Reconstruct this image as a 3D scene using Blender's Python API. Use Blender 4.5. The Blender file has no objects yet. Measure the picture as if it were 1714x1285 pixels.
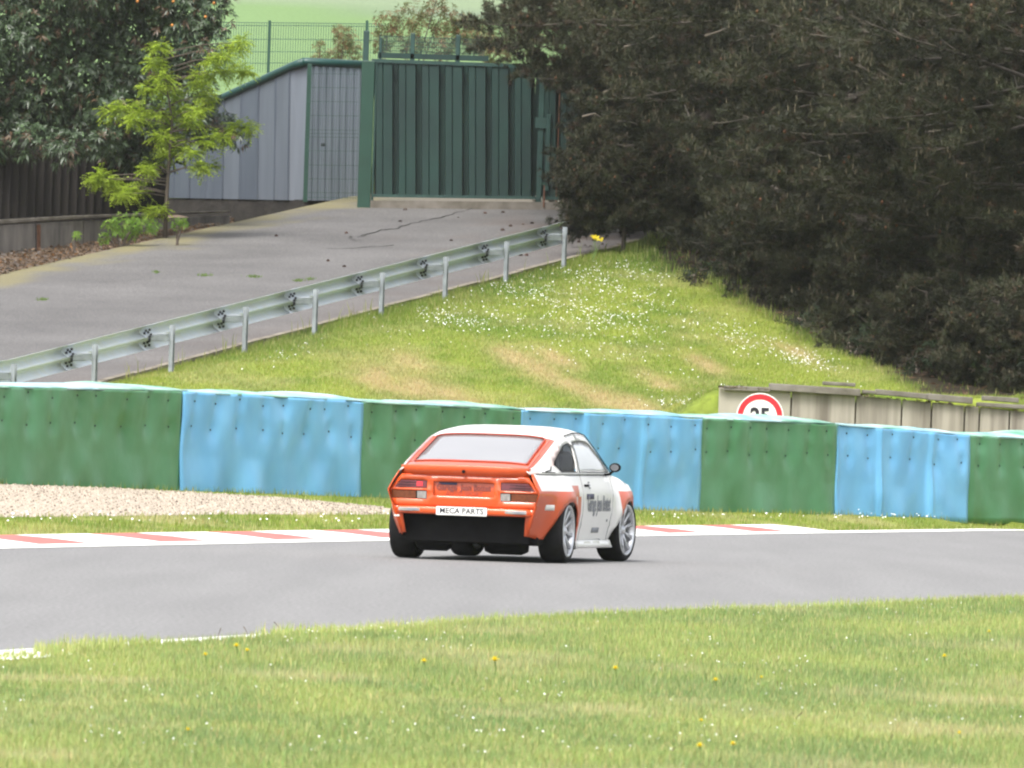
import bpy, bmesh, math, random
import numpy as np
from mathutils import Vector, Matrix, geometry
R = math.radians
random.seed(7); rng = np.random.default_rng(7)
scene = bpy.context.scene
col = scene.collection

# ------------------------------------------------------------------ camera
FPX, CAM_H, ROLL, HOR = 17700.0, 1.45, R(1.9), 32.5      # focal length in photo pixels, eye height, roll, horizon below centre
cam_data = bpy.data.cameras.new('camera'); cam = bpy.data.objects.new('camera', cam_data); col.objects.link(cam)
cam_data.sensor_width = 36.0; cam_data.lens = 36.0 * FPX / 1714.0
cam_data.clip_start = 1.0; cam_data.clip_end = 6000.0
_p = math.atan(HOR / FPX)
_f = Vector((0, math.cos(_p), math.sin(_p))); _up = Vector((-math.sin(ROLL), 0, math.cos(ROLL)))
_r = _f.cross(_up).normalized(); _up = _r.cross(_f).normalized()
cam.matrix_world = Matrix(((_r.x, _up.x, -_f.x, 0), (_r.y, _up.y, -_f.y, 0), (_r.z, _up.z, -_f.z, CAM_H), (0, 0, 0, 1)))
scene.camera = cam
cam_data.dof.use_dof = True; cam_data.dof.focus_distance = 104.0; cam_data.dof.aperture_fstop = 24.0

# ------------------------------------------------------------------ sky, sun, exposure
SUN_EL, SUN_AZ = 58.0, 205.0          # soft sun behind a thin overcast, behind and to the left of the camera
world = bpy.data.worlds.new('World'); scene.world = world; world.use_nodes = True
wn = world.node_tree.nodes; wl = world.node_tree.links
sky = wn.new('ShaderNodeTexSky'); sky.sky_type = 'NISHITA'; sky.sun_disc = False
sky.sun_elevation = R(SUN_EL); sky.sun_rotation = R(SUN_AZ); sky.air_density = 1.0; sky.dust_density = 4.0; sky.ozone_density = 1.0
hs = wn.new('ShaderNodeHueSaturation'); hs.inputs['Saturation'].default_value = 0.28
wl.new(sky.outputs[0], hs.inputs['Color']); bg = wn['Background']; wl.new(hs.outputs[0], bg.inputs['Color'])
bg.inputs['Strength'].default_value = 0.13
sun_d = bpy.data.lights.new('sun', 'SUN'); sun_d.energy = 1.5; sun_d.angle = R(22); sun_d.color = (1.0, 0.965, 0.91)
sun = bpy.data.objects.new('sun', sun_d); col.objects.link(sun)
_d = Vector((math.sin(R(SUN_AZ)) * math.cos(R(SUN_EL)), math.cos(R(SUN_AZ)) * math.cos(R(SUN_EL)), math.sin(R(SUN_EL))))
sun.rotation_euler = (-_d).to_track_quat('-Z', 'Y').to_euler(); sun.location = (0, 60, 60)
vs = scene.view_settings; vs.view_transform = 'Standard'; vs.look = 'None'; vs.gamma = 1.0; vs.use_curve_mapping = False
vs.exposure = 1.4
scene.cycles.volume_bounces = 1; scene.cycles.volume_step_rate = 4; scene.cycles.max_bounces = 6; scene.cycles.diffuse_bounces = 3; scene.cycles.glossy_bounces = 3; scene.cycles.transparent_max_bounces = 12
scene.cycles.use_denoising = True; scene.cycles.filter_width = 2.2
scene.cycles.caustics_reflective = False; scene.cycles.caustics_refractive = False

# ------------------------------------------------------------------ pixel helpers (photo pixel + distance -> world point)
def uv(px, py):
    dx, dy = np.asarray(px, float) - 857.0, np.asarray(py, float) - 642.5
    c, s = math.cos(ROLL), math.sin(ROLL)
    return dx * c + dy * s, -dx * s + dy * c
def at(px, py, Y):
    u, v = uv(px, py)
    return Vector((float(u) / FPX * Y, Y, CAM_H - (float(v) - HOR) / FPX * Y))
def flat(px, py, z=0.0):
    u, v = uv(px, py); Y = (CAM_H - z) * FPX / (float(v) - HOR)
    return Vector((float(u) / FPX * Y, Y, z))

# ------------------------------------------------------------------ numpy noise
_tab = rng.random((256, 256))
def vnoise(x, y):
    x = np.asarray(x, float); y = np.asarray(y, float)
    xi = np.floor(x).astype(int); yi = np.floor(y).astype(int); fx = x - xi; fy = y - yi
    fx = fx * fx * (3 - 2 * fx); fy = fy * fy * (3 - 2 * fy)
    a = _tab[xi & 255, yi & 255]; b = _tab[(xi + 1) & 255, yi & 255]; c = _tab[xi & 255, (yi + 1) & 255]; d = _tab[(xi + 1) & 255, (yi + 1) & 255]
    return (a * (1 - fx) + b * fx) * (1 - fy) + (c * (1 - fx) + d * fx) * fy
def fbm(x, y, o=3):
    t = 0; a = .5; n = 0
    for i in range(o):
        t = t + a * vnoise(x * 2 ** i + 17 * i, y * 2 ** i + 31 * i); n += a; a *= .5
    return t / n
def smooth(a, b, x):
    t = np.clip((np.asarray(x, float) - a) / (b - a), 0, 1); return t * t * (3 - 2 * t)

# ------------------------------------------------------------------ materials
def new_mat(name):
    m = bpy.data.materials.new(name); m.use_nodes = True
    return m, m.node_tree.nodes, m.node_tree.links, m.node_tree.nodes['Principled BSDF']
def mat(name, c, rough=.6, metal=0.0, var=.15, scale=6.0, bump=0.0, bscale=40.0, spec=.5, c2=None, stretch=None, detail=6, coat=0.0, lo=.3, hi=.7):
    """procedural material: base colour broken up by noise, optional fine relief"""
    m, n, l, b = new_mat(name)
    tc = n.new('ShaderNodeTexCoord'); vec = tc.outputs['Object']
    if stretch:
        mp = n.new('ShaderNodeMapping'); mp.inputs['Scale'].default_value = stretch; l.new(vec, mp.inputs['Vector']); vec = mp.outputs[0]
    ns = n.new('ShaderNodeTexNoise'); ns.inputs['Scale'].default_value = scale; ns.inputs['Detail'].default_value = detail; l.new(vec, ns.inputs['Vector'])
    rp = n.new('ShaderNodeValToRGB'); l.new(ns.outputs['Fac'], rp.inputs[0])
    c = tuple(c); d = tuple(c2) if c2 else tuple(x * (1 - var * 1.6) for x in c)
    e = c if c2 else tuple(min(1, x * (1 + var)) for x in c)
    rp.color_ramp.elements[0].position = lo; rp.color_ramp.elements[0].color = (*d, 1)
    rp.color_ramp.elements[1].position = hi; rp.color_ramp.elements[1].color = (*e, 1)
    l.new(rp.outputs[0], b.inputs['Base Color'])
    b.inputs['Roughness'].default_value = rough; b.inputs['Metallic'].default_value = metal
    b.inputs['Specular IOR Level'].default_value = spec; b.inputs['Coat Weight'].default_value = coat
    if coat: b.inputs['Coat Roughness'].default_value = .06
    if bump:
        n2 = n.new('ShaderNodeTexNoise'); n2.inputs['Scale'].default_value = bscale; n2.inputs['Detail'].default_value = 4; l.new(vec, n2.inputs['Vector'])
        bp = n.new('ShaderNodeBump'); bp.inputs['Strength'].default_value = 1.0; bp.inputs['Distance'].default_value = bump
        l.new(n2.outputs['Fac'], bp.inputs['Height']); l.new(bp.outputs[0], b.inputs['Normal'])
    return m
def attr_mat(name, rough=.75, spec=.25, trans=0.0, nscale=0.0, namt=.25, bump=0.0):
    """colour from the mesh's own colour attribute (leaf, blade or soil colour), optionally grained by noise"""
    m, n, l, b = new_mat(name)
    at_ = n.new('ShaderNodeAttribute'); at_.attribute_name = 'Col'; c = at_.outputs['Color']
    if nscale:
        tc = n.new('ShaderNodeTexCoord'); ns = n.new('ShaderNodeTexNoise'); ns.inputs['Scale'].default_value = nscale; ns.inputs['Detail'].default_value = 8
        l.new(tc.outputs['Object'], ns.inputs['Vector'])
        mr = n.new('ShaderNodeMapRange'); mr.inputs[1].default_value = .25; mr.inputs[2].default_value = .75; mr.inputs[3].default_value = 1 - namt; mr.inputs[4].default_value = 1 + namt
        l.new(ns.outputs['Fac'], mr.inputs[0])
        mx = n.new('ShaderNodeVectorMath'); mx.operation = 'SCALE'; l.new(c, mx.inputs[0]); l.new(mr.outputs[0], mx.inputs['Scale']); c = mx.outputs[0]
        if bump:
            bp = n.new('ShaderNodeBump'); bp.inputs['Distance'].default_value = bump; l.new(ns.outputs['Fac'], bp.inputs['Height']); l.new(bp.outputs[0], b.inputs['Normal'])
    l.new(c, b.inputs['Base Color']); b.inputs['Roughness'].default_value = rough; b.inputs['Specular IOR Level'].default_value = spec
    if trans:
        tr = n.new('ShaderNodeBsdfTranslucent'); l.new(c, tr.inputs['Color']); mx = n.new('ShaderNodeMixShader'); mx.inputs[0].default_value = trans
        l.new(b.outputs[0], mx.inputs[1]); l.new(tr.outputs[0], mx.inputs[2]); l.new(mx.outputs[0], n['Material Output'].inputs['Surface'])
    return m

# ------------------------------------------------------------------ object helpers
def tag(o, label=None, cat=None, group=None, kind=None):
    if label: o['label'] = label
    if cat: o['category'] = cat
    if group: o['group'] = group
    if kind: o['kind'] = kind
    return o
def link(name, mesh, m=None, parent=None):
    o = bpy.data.objects.new(name, mesh); col.objects.link(o)
    if m is not None and not mesh.materials: mesh.materials.append(m)
    if parent is not None: o.parent = parent
    return o
def empty(name, loc=(0, 0, 0), rz=0.0):
    o = bpy.data.objects.new(name, None); col.objects.link(o); o.location = loc; o.rotation_euler = (0, 0, rz); o.empty_display_size = .2
    return o
def origin(p):
    v = Vector((0, 0, 0))
    while p is not None: v += p.location; p = p.parent
    return v
class MB:
    """collects shapes; build() links them as ONE mesh object"""
    def __init__(s): s.v = []; s.f = []; s.c = []
    def add(s, vs, fs, c=None):
        k = len(s.v); s.v += [tuple(p) for p in vs]; s.f += [tuple(i + k for i in f) for f in fs]
        if c is not None: s.c += [c] * len(vs)
    def box(s, c, d, rot=None, bev=0.0, colr=None):
        x, y, z = (t / 2 for t in d); c = Vector(c)
        if bev:
            e = bev; pts = []
            for sz in (-1, 1):
                for sx, sy in ((-1, -1), (1, -1), (1, 1), (-1, 1)):
                    pts.append((sx * (x - e), sy * (y - e), sz * z))
            for sz in (-1, 1):
                for sx, sy in ((-1, -1), (1, -1), (1, 1), (-1, 1)):
                    pts.append((sx * x, sy * y, sz * (z - e)))
            fs = [(3, 2, 1, 0), (4, 5, 6, 7)]
            for i in range(4):
                j = (i + 1) % 4
                fs += [(i, j, 8 + j, 8 + i), (8 + i, 8 + j, 12 + j, 12 + i), (12 + i, 12 + j, 4 + j, 4 + i)]
        else:
            pts = [(sx * x, sy * y, sz * z) for sz in (-1, 1) for sx, sy in ((-1, -1), (1, -1), (1, 1), (-1, 1))]
            fs = [(3, 2, 1, 0), (4, 5, 6, 7), (0, 1, 5, 4), (1, 2, 6, 5), (2, 3, 7, 6), (3, 0, 4, 7)]
        pts = [(rot @ Vector(p) if rot else Vector(p)) + c for p in pts]
        s.add(pts, fs, colr); return s
    def tube(s, pts, rad, n=6, cap=True, colr=None):
        pts = [Vector(p) for p in pts]; rad = rad if hasattr(rad, '__len__') else [rad] * len(pts)
        vs = []; fs = []; prev = None
        for i, p in enumerate(pts):
            d = (pts[min(i + 1, len(pts) - 1)] - pts[max(i - 1, 0)])
            d = d.normalized() if d.length > 1e-9 else Vector((0, 0, 1))
            a = d.orthogonal().normalized() if prev is None else (prev - d * prev.dot(d)).normalized()
            prev = a; b = d.cross(a)
            for k in range(n):
                t = 2 * math.pi * k / n; vs.append(p + (a * math.cos(t) + b * math.sin(t)) * rad[i])
        for i in range(len(pts) - 1):
            for k in range(n):
                fs.append((i * n + k, i * n + (k + 1) % n, (i + 1) * n + (k + 1) % n, (i + 1) * n + k))
        if cap: fs += [tuple(range(n - 1, -1, -1)), tuple(range((len(pts) - 1) * n, len(pts) * n))]
        s.add(vs, fs, colr); return s
    def lathe(s, prof, n=24, axis='x', c=(0, 0, 0)):
        """profile (radius, along-axis) spun about an axis"""
        vs = []; fs = []; m = len(prof)
        for k in range(n):
            t = 2 * math.pi * k / n
            for r, h in prof:
                q = (r * math.cos(t), r * math.sin(t))
                p = (h, q[0], q[1]) if axis == 'x' else ((q[0], h, q[1]) if axis == 'y' else (q[0], q[1], h))
                vs.append(Vector(p) + Vector(c))
        for k in range(n):
            for i in range(m - 1):
                a = k * m + i; b = ((k + 1) % n) * m + i; fs.append((a, a + 1, b + 1, b))
        s.add(vs, fs); return s
    def prism(s, poly, ex):
        """flat polygon (3D points) pushed along vector ex"""
        n = len(poly); a = [Vector(p) for p in poly]; b = [p + Vector(ex) for p in a]
        s.add(a + b, [tuple(range(n - 1, -1, -1)), tuple(range(n, 2 * n))] + [(i, (i + 1) % n, n + (i + 1) % n, n + i) for i in range(n)]); return s
    def grid(s, P):
        """P[i][j] points"""
        h, w = len(P), len(P[0])
        s.add([p for row in P for p in row], [(i * w + j, i * w + j + 1, (i + 1) * w + j + 1, (i + 1) * w + j) for i in range(h - 1) for j in range(w - 1)]); return s
    def mesh(s, name, off=None, smooth_=False, fix=True):
        me = bpy.data.meshes.new(name)
        vs = s.v if off is None else [(x - off[0], y - off[1], z - off[2]) for x, y, z in s.v]
        me.from_pydata(vs, [], s.f)
        if s.c:
            ca = me.color_attributes.new('Col', 'FLOAT_COLOR', 'POINT')
            ca.data.foreach_set('color', np.array([(*c[:3], 1.0) for c in s.c], 'f').ravel())
        if fix:
            bm = bmesh.new(); bm.from_mesh(me); bmesh.ops.recalc_face_normals(bm, faces=bm.faces); bm.to_mesh(me); bm.free()
        if smooth_: me.polygons.foreach_set('use_smooth', [True] * len(me.polygons))
        me.update(); return me
    def build(s, name, m, parent=None, smooth_=False, fix=True, world=True):
        return link(name, s.mesh(name, origin(parent) if (parent is not None and world) else None, smooth_, fix), m, parent)
def raw_mesh(name, V, F, C=None, smooth_=False):
    """fast mesh from numpy: V (n,3), F (m,k), optional vertex colours C (n,3)"""
    me = bpy.data.meshes.new(name); F = np.asarray(F, np.int32); k = F.shape[1]
    me.vertices.add(len(V)); me.vertices.foreach_set('co', np.asarray(V, 'f').ravel())
    me.loops.add(F.size); me.loops.foreach_set('vertex_index', F.ravel())
    me.polygons.add(len(F)); me.polygons.foreach_set('loop_start', np.arange(0, F.size, k, dtype=np.int32))
    if smooth_: me.polygons.foreach_set('use_smooth', np.ones(len(F), bool))
    me.update(calc_edges=True)
    if C is not None:
        ca = me.color_attributes.new('Col', 'FLOAT_COLOR', 'POINT')
        ca.data.foreach_set('color', np.concatenate([np.asarray(C, 'f'), np.ones((len(C), 1), 'f')], 1).ravel())
    return me
def copy_tree(o, parent=None):
    c = o.copy(); col.objects.link(c)
    if parent is not None: c.parent = parent
    for ch in list(o.children): copy_tree(ch, c)
    return c
def add_mod_bevel(o, w=.01, seg=2):
    b = o.modifiers.new('bevel', 'BEVEL'); b.width = w; b.segments = seg; b.limit_method = 'ANGLE'; b.angle_limit = R(40); return o
def text_mesh(txt, size, name, m, parent, mw, align='CENTER', extrude=.0015, squeeze=1.0, bold=0.0):
    cu = bpy.data.curves.new(name, 'FONT'); cu.body = txt; cu.size = size; cu.align_x = align; cu.align_y = 'CENTER'; cu.extrude = extrude; cu.offset = bold; cu.resolution_u = 3
    tmp = bpy.data.objects.new('tmp', cu); col.objects.link(tmp)
    dg = bpy.context.evaluated_depsgraph_get(); me = bpy.data.meshes.new_from_object(tmp.evaluated_get(dg))
    bpy.data.objects.remove(tmp); bpy.data.curves.remove(cu); me.name = name
    me.transform(mw @ Matrix.Diagonal((squeeze, 1, 1, 1))); me.materials.clear()
    return link(name, me, m, parent)

# ================================================================== THE PLACE: heights
# track edges (measured on the flat track), each as X over Y
_far = [flat(px, py) for px, py in ((0, 918), (300, 912.5), (650, 905), (900, 900.5), (1114, 897), (1400, 891.5), (1714, 888))]
_near = [flat(px, py) for px, py in ((0, 1110), (120, 1098), (315, 1081), (460, 1069), (860, 1051), (1300, 1031), (1714, 1010))]
def edge_fn(pts, d0, d1, Y1):
    Y = np.array([p.y for p in pts]); X = np.array([p.x for p in pts]); k = np.polyfit(Y, X, 2)
    ys = np.linspace(Y[0], Y[-1], 30); xs = np.polyval(k, ys)
    y0 = np.array([ys[0] - 70, *ys, ys[-1] + 25, ys[-1] + 60]); x0 = np.array([xs[0] - 70 * d0, *xs, xs[-1] + 25 * d1, xs[-1] + 60 * Y1])
    return (lambda y: np.interp(y, y0, x0)), (lambda x: np.interp(x, x0, y0))
Xf, Yf = edge_fn(_far, .22, .75, 1.0)
Xn, Yn = edge_fn(_near, .16, .30, .55)
# safety barrier: straight line, base and top read per panel joint
BX = (-60, 300, 600, 868, 1168, 1397, 1617, 1800)
B_BASE = (809, 822, 833, 848, 857, 862, 868, 872); B_TOP = (646, 655, 672, 686, 700, 710, 729, 737)
def barrier_Y(px): return 120.0 + 23.0 * px / 1714.0
_bb = [at(px, y, barrier_Y(px)) for px, y in zip(BX, B_BASE)]; _bt = [at(px, y, barrier_Y(px)) for px, y in zip(BX, B_TOP)]
_bx = np.array([p.x for p in _bb])
def Yb(x): x = np.asarray(x, float); return np.interp(x, _bx, [p.y for p in _bb]) + np.minimum(x - _bx[0], 0) * 1.8 + np.maximum(x - _bx[-1], 0) * 1.8
def Zb(x): return np.interp(x, _bx, [max(0.02, p.z) for p in _bb])
# service road: frame (s along, q to the right) from the foot of the first guard rail post
QE = -.55
G0 = np.array((-6.2, 155.0)); GD = np.array((.241, .9705))
def sq(X, Y): return GD[0] * (X - G0[0]) + GD[1] * (Y - G0[1]), GD[1] * (X - G0[0]) - GD[0] * (Y - G0[1])
def zd(s): s = np.asarray(s, float); return np.where(s > -4, 1.32 + .084 * s, .984)
def gz(X, Y):
    """height of the ground sheet"""
    X = np.asarray(X, float); Y = np.asarray(Y, float)
    xf, xn = Xf(Y), Xn(Y); s, q = sq(X, Y)
    dn = (X - xn) * .965; df = (xf - X) * .96
    z = np.where(dn > 0, .10 * smooth(0, .9, dn) - .012 + .05 * (fbm(X * .35, Y * .12) - .5), -.03)
    # far verge climbs to the foot of the barrier
    yb, zb, yf = Yb(X), Zb(X), Yf(X)
    t = np.clip((Y - yf - 4.5) / np.maximum(yb - yf - 4.5, 1.0), 0, 1)
    z = np.where((df > 0), -.012 + zb * t ** 1.25 + .025 * smooth(1.2, 2.2, df) + .012 * (fbm(X * .9, Y * .3) - .5) * smooth(1.3, 2, df), z)
    # behind the barrier: terrace, bank and service road
    terr = zb + (1.0 - zb) * smooth(.6, 3.0, Y - yb)
    ys = 155.0 + (GD[1] * (X - G0[0]) - (QE + .10)) / GD[0]
    ss, _ = sq(X, ys)
    y0 = 147.0; tt = np.clip((Y - y0) / np.maximum(ys - y0, 2.0), 0, 1)
    bank = 1.0 + (np.maximum(zd(ss), 1.0) - 1.0) * (tt * .55 + .45 * smooth(0, 1, tt)) + .10 * (fbm(X * .5, Y * .25) - .5) * smooth(0, .1, tt) * smooth(1, .85, tt)
    wl_ = smooth(1.9, 2.95, X) * smooth(149.35, 149.45, Y); bank = np.where(wl_ > 0, np.maximum(bank, bank * (1 - wl_) + np.maximum(bank, 1.74) * wl_), bank)
    road = np.maximum(zd(s), 1.0) - .03
    left = np.maximum(zd(s), 1.0) - .20 * smooth(-8.9, -9.7, q) * smooth(197, 190, Y) - .60 * smooth(193, 197, Y) * smooth(-8.75, -9.2, q) + .03 * (fbm(X * 2, Y * 1.0) - .5)
    back = np.where(q > QE + .10, bank, np.where(q > -8.7, road, left))
    z2 = np.where(Y - yb < 3.0, terr, back)
    z = np.where(Y > yb, z2, z)
    # fields behind the gate
    fl = 5.75 + .06 * (Y - 206) + 1.2 * (fbm(X * .02, Y * .01) - .5) * smooth(206, 300, Y)
    w = smooth(204.5, 211, Y); z = z * (1 - w) + fl * w
    return z
_ym = np.arange(37, 420, .2)
def hits(px, py):
    """where the rays through photo pixels meet the ground"""
    u, v = uv(px, py); u = np.atleast_1d(u); v = np.atleast_1d(v); out = np.zeros((len(u), 3))
    for i in range(len(u)):
        zr = CAM_H - (v[i] - HOR) / FPX * _ym; g = gz(u[i] / FPX * _ym, _ym)
        k = np.argmax(zr <= g) if (zr <= g).any() else len(_ym) - 1
        out[i] = (u[i] / FPX * _ym[k], _ym[k], g[k])
    return out
def hit(px, py): return Vector(hits([px], [py])[0])

# ================================================================== ground cover colours
GREEN = np.array((.145, .215, .030)); LIME = np.array((.25, .30, .050)); DRY = np.array((.42, .33, .16)); DEEP = np.array((.075, .125, .020)); STRAW = np.array((.40, .36, .165))
_drypx = [(640, 640, 1.0), (700, 650, 1.1), (760, 672, 1.2), (690, 610, .7), (860, 600, .7), (900, 620, .8), (960, 650, .7), (1020, 672, .9), (1060, 680, .8), (930, 600, .6), (1180, 610, .6), (1100, 640, .6), (1330, 590, .5)]
_dry = [(*hits([a], [b])[0][:2], r) for a, b, r in _drypx]
def cover(X, Y):
    """colour of the grass at a spot"""
    X = np.asarray(X, float); Y = np.asarray(Y, float); n = fbm(X * .8, Y * .22); n2 = fbm(X * 2.6 + 40, Y * .9 + 9); n3 = fbm(X * .35 + 70, Y * .1 + 3)
    w = smooth(.30, .68, n * .6 + n2 * .4)[..., None]; c = GREEN * (1 - w) + LIME * w
    d = smooth(.50, .74, fbm(X * 1.1 + 90, Y * .55 + 50) * .75 + n3 * .25)[..., None] * .62
    bank = (Y > Yb(X)).astype(float)[..., None]
    c = c * (1 - d * (1 - .5 * bank)) + STRAW * d * (1 - .5 * bank)
    g = np.zeros_like(X)
    for x, y, r in _dry: g = np.maximum(g, np.exp(-(((X - x) + .12 * (Y - y)) / (.42 * r)) ** 2 - ((Y - y) / (3.2 * r)) ** 2))
    g = np.clip(g * (.35 + 1.2 * fbm(X * 4, Y * .8)), 0, .92)[..., None]
    c = c * (1 - g) + DRY * g
    s, q = sq(X, Y)                                   # lusher along the top of the bank
    top = (smooth(3.6, -.3, q) * smooth(QE, QE + .3, q) * smooth(2, 12, s))[..., None] * bank * .55
    c = c * (1 - top) + (DEEP * 1.25) * top
    return c
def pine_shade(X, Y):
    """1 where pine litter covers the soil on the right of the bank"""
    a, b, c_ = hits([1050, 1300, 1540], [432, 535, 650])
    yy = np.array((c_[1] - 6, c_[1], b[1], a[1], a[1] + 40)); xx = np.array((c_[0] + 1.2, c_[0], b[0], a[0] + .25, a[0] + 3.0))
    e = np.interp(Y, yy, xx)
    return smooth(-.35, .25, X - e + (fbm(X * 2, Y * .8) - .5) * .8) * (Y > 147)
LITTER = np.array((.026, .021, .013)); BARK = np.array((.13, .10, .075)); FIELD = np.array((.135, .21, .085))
def soil(X, Y):
    c = cover(X, Y) * .72
    s, q = sq(X, Y); yb = Yb(X)
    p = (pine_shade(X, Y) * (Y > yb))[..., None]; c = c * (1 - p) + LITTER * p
    l = ((q < -8.3) & (Y > yb + 3) & (Y < 206)).astype(float)[..., None]
    n = fbm(X * 5, Y * 3)[..., None]; c = c * (1 - l) + (BARK * (.55 + .9 * n)) * l
    f = smooth(206, 212, Y)[..., None]
    n = fbm(X * .05, Y * .03)[..., None]; fc = FIELD * (.85 + .3 * n); 
    hedge = (smooth(352, 354, Y + X * .4) * smooth(361, 359, Y + X * .4))[..., None]
    fc = fc * (1 - hedge) + np.array((.14, .18, .12)) * hedge
    far = smooth(359, 362, Y + X * .4)[..., None]; fc = fc * (1 - far) + np.array((.17, .22, .13)) * far
    return c * (1 - f) + fc * f
M = {}
M['soil'] = attr_mat('soil_and_turf', rough=.95, spec=.1, nscale=9, namt=.3, bump=.02)
xs = np.unique(np.round(np.concatenate([np.linspace(-700, -40, 24), np.linspace(-40, -14, 30), np.arange(-14, 14.01, .2), np.linspace(14, 40, 30), np.linspace(40, 700, 24)]), 3))
ys = np.unique(np.round(np.concatenate([np.linspace(-60, 38, 12), np.arange(38, 112, .8), np.arange(112, 214, .4), np.array((149.3, 149.42)), np.linspace(214, 300, 30), np.linspace(300, 620, 30)]), 3))
XX, YY = np.meshgrid(xs, ys); ZZ = gz(XX, YY)
V = np.stack([XX.ravel(), YY.ravel(), ZZ.ravel()], 1); nx = len(xs); ii, jj = np.meshgrid(np.arange(len(ys) - 1), np.arange(nx - 1), indexing='ij')
a = (ii * nx + jj).ravel(); F = np.stack([a, a + 1, a + nx + 1, a + nx], 1)
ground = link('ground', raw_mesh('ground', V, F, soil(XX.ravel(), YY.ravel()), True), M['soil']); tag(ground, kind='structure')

# ------------------------------------------------------------------ race track
def asphalt(name, base, dark, grain=.0015, streak=None, patch=.35, amp=.34):
    m, n, l, b = new_mat(name); tc = n.new('ShaderNodeTexCoord')
    def noise(scale, detail=6, st=None, rot=0.0):
        v = tc.outputs['Object']
        if st:
            mp = n.new('ShaderNodeMapping'); mp.inputs['Scale'].default_value = st; mp.inputs['Rotation'].default_value = (0, 0, rot); l.new(v, mp.inputs['Vector']); v = mp.outputs[0]
        k = n.new('ShaderNodeTexNoise'); k.inputs['Scale'].default_value = scale; k.inputs['Detail'].default_value = detail; l.new(v, k.inputs['Vector']); return k.outputs['Fac']
    big = noise(patch, 5); fine = noise(30, 6)
    rp = n.new('ShaderNodeValToRGB'); l.new(big, rp.inputs[0]); rp.color_ramp.elements[0].position = .32; rp.color_ramp.elements[1].position = .68
    rp.color_ramp.elements[0].color = (*dark, 1); rp.color_ramp.elements[1].color = (*base, 1)
    mr = n.new('ShaderNodeMapRange'); mr.inputs[1].default_value = .3; mr.inputs[2].default_value = .7; mr.inputs[3].default_value = 1 - amp; mr.inputs[4].default_value = 1 + amp; l.new(fine, mr.inputs[0])
    fac = mr.outputs[0]
    if streak:
        st = noise(1.0, 4, streak[0], streak[1]); m2 = n.new('ShaderNodeMapRange'); m2.inputs[1].default_value = .35; m2.inputs[2].default_value = .65; m2.inputs[3].default_value = 1 - streak[2]; m2.inputs[4].default_value = 1 + streak[2] * .6
        l.new(st, m2.inputs[0]); mm = n.new('ShaderNodeMath'); mm.operation = 'MULTIPLY'; l.new(fac, mm.inputs[0]); l.new(m2.outputs[0], mm.inputs[1]); fac = mm.outputs[0]
    sc = n.new('ShaderNodeVectorMath'); sc.operation = 'SCALE'; l.new(rp.outputs[0], sc.inputs[0]); l.new(fac, sc.inputs['Scale']); l.new(sc.outputs[0], b.inputs['Base Color'])
    b.inputs['Roughness'].default_value = .78; b.inputs['Specular IOR Level'].default_value = .35
    bp = n.new('ShaderNodeBump'); bp.inputs['Distance'].default_value = grain; l.new(fine, bp.inputs['Height']); l.new(bp.outputs[0], b.inputs['Normal'])
    return m
M['track'] = asphalt('track_asphalt', (.180, .177, .175), (.171, .168, .167), streak=((1.6, .09, 1), R(-15), .07), patch=.16, amp=.42)
M['drive'] = asphalt('old_asphalt', (.124, .119, .116), (.090, .086, .084), grain=.006, patch=.5, amp=.55)
ysr = np.concatenate([np.arange(-20, 40, 5), np.arange(40, 175, 1.0)])
P = [[Vector((float(Xf(y) + (Xn(y) - Xf(y)) * t), float(y), 0.0)) for t in np.linspace(-.0, 1, 15)] for y in ysr]
road = MB().grid(P).build('race_track', M['track'], fix=False, smooth_=True); tag(road, kind='structure')
M['white_line'] = mat('worn_white_line', (.78, .78, .75), .7, var=.12, scale=3, bump=.001)
def strip(name, ef, o0, o1, y0, y1, z0, z1, m, n=None, parent=None, dy=1.0):
    k = n or max(2, int((y1 - y0) / dy)); rows = []
    for y in np.linspace(y0, y1, k + 1):
        x = float(ef(y)); t = Vector((float(ef(y + .2) - ef(y - .2)), .4, 0)).normalized(); nn = Vector((-t.y, t.x, 0))       # to the left of the track direction
        c = Vector((x, y, 0)); rows.append([c + nn * o0 + Vector((0, 0, z0)), c + nn * ((o0 + o1) / 2) + Vector((0, 0, z0 + (z1 - z0) * .62)), c + nn * o1 + Vector((0, 0, z1))])
    return MB().grid(rows).build(name, m, parent, fix=False)
nl = strip('edge_line', Xn, -.01, .50, -10, 150, .004, .004, M['white_line']); tag(nl, kind='structure')
fl_ = strip('edge_line', Xf, -.02, .55, 70, 168, .005, .005, M['white_line']); tag(fl_, kind='structure')
# kerb: sloped blocks, painted red and white in turn
M['kerb_white'] = mat('kerb_white_paint', (.80, .79, .77), .6, var=.10, scale=4, bump=.002)
M['kerb_red'] = mat('kerb_red_paint', (.50, .125, .105), .6, var=.14, scale=5, bump=.002)
M['concrete'] = mat('weathered_concrete', (.40, .37, .32), .9, var=.25, scale=1.6, bump=.004, c2=(.25, .23, .19))
kerb = strip('kerb', Xf, .58, 1.32, 78, 131.0, -.02, .045, M['concrete']); tag(kerb, kind='structure')
y = 78.4; k = 0
while y < 130.5:
    red = k % 2 == 1; L = 1.7 if red else 2.5
    strip('kerb_block', Xf, .56, 1.30, y, min(y + L - .03, 130.9), .006, .058, M['kerb_red'] if red else M['kerb_white'], n=2, parent=kerb)
    y += L; k += 1
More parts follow.
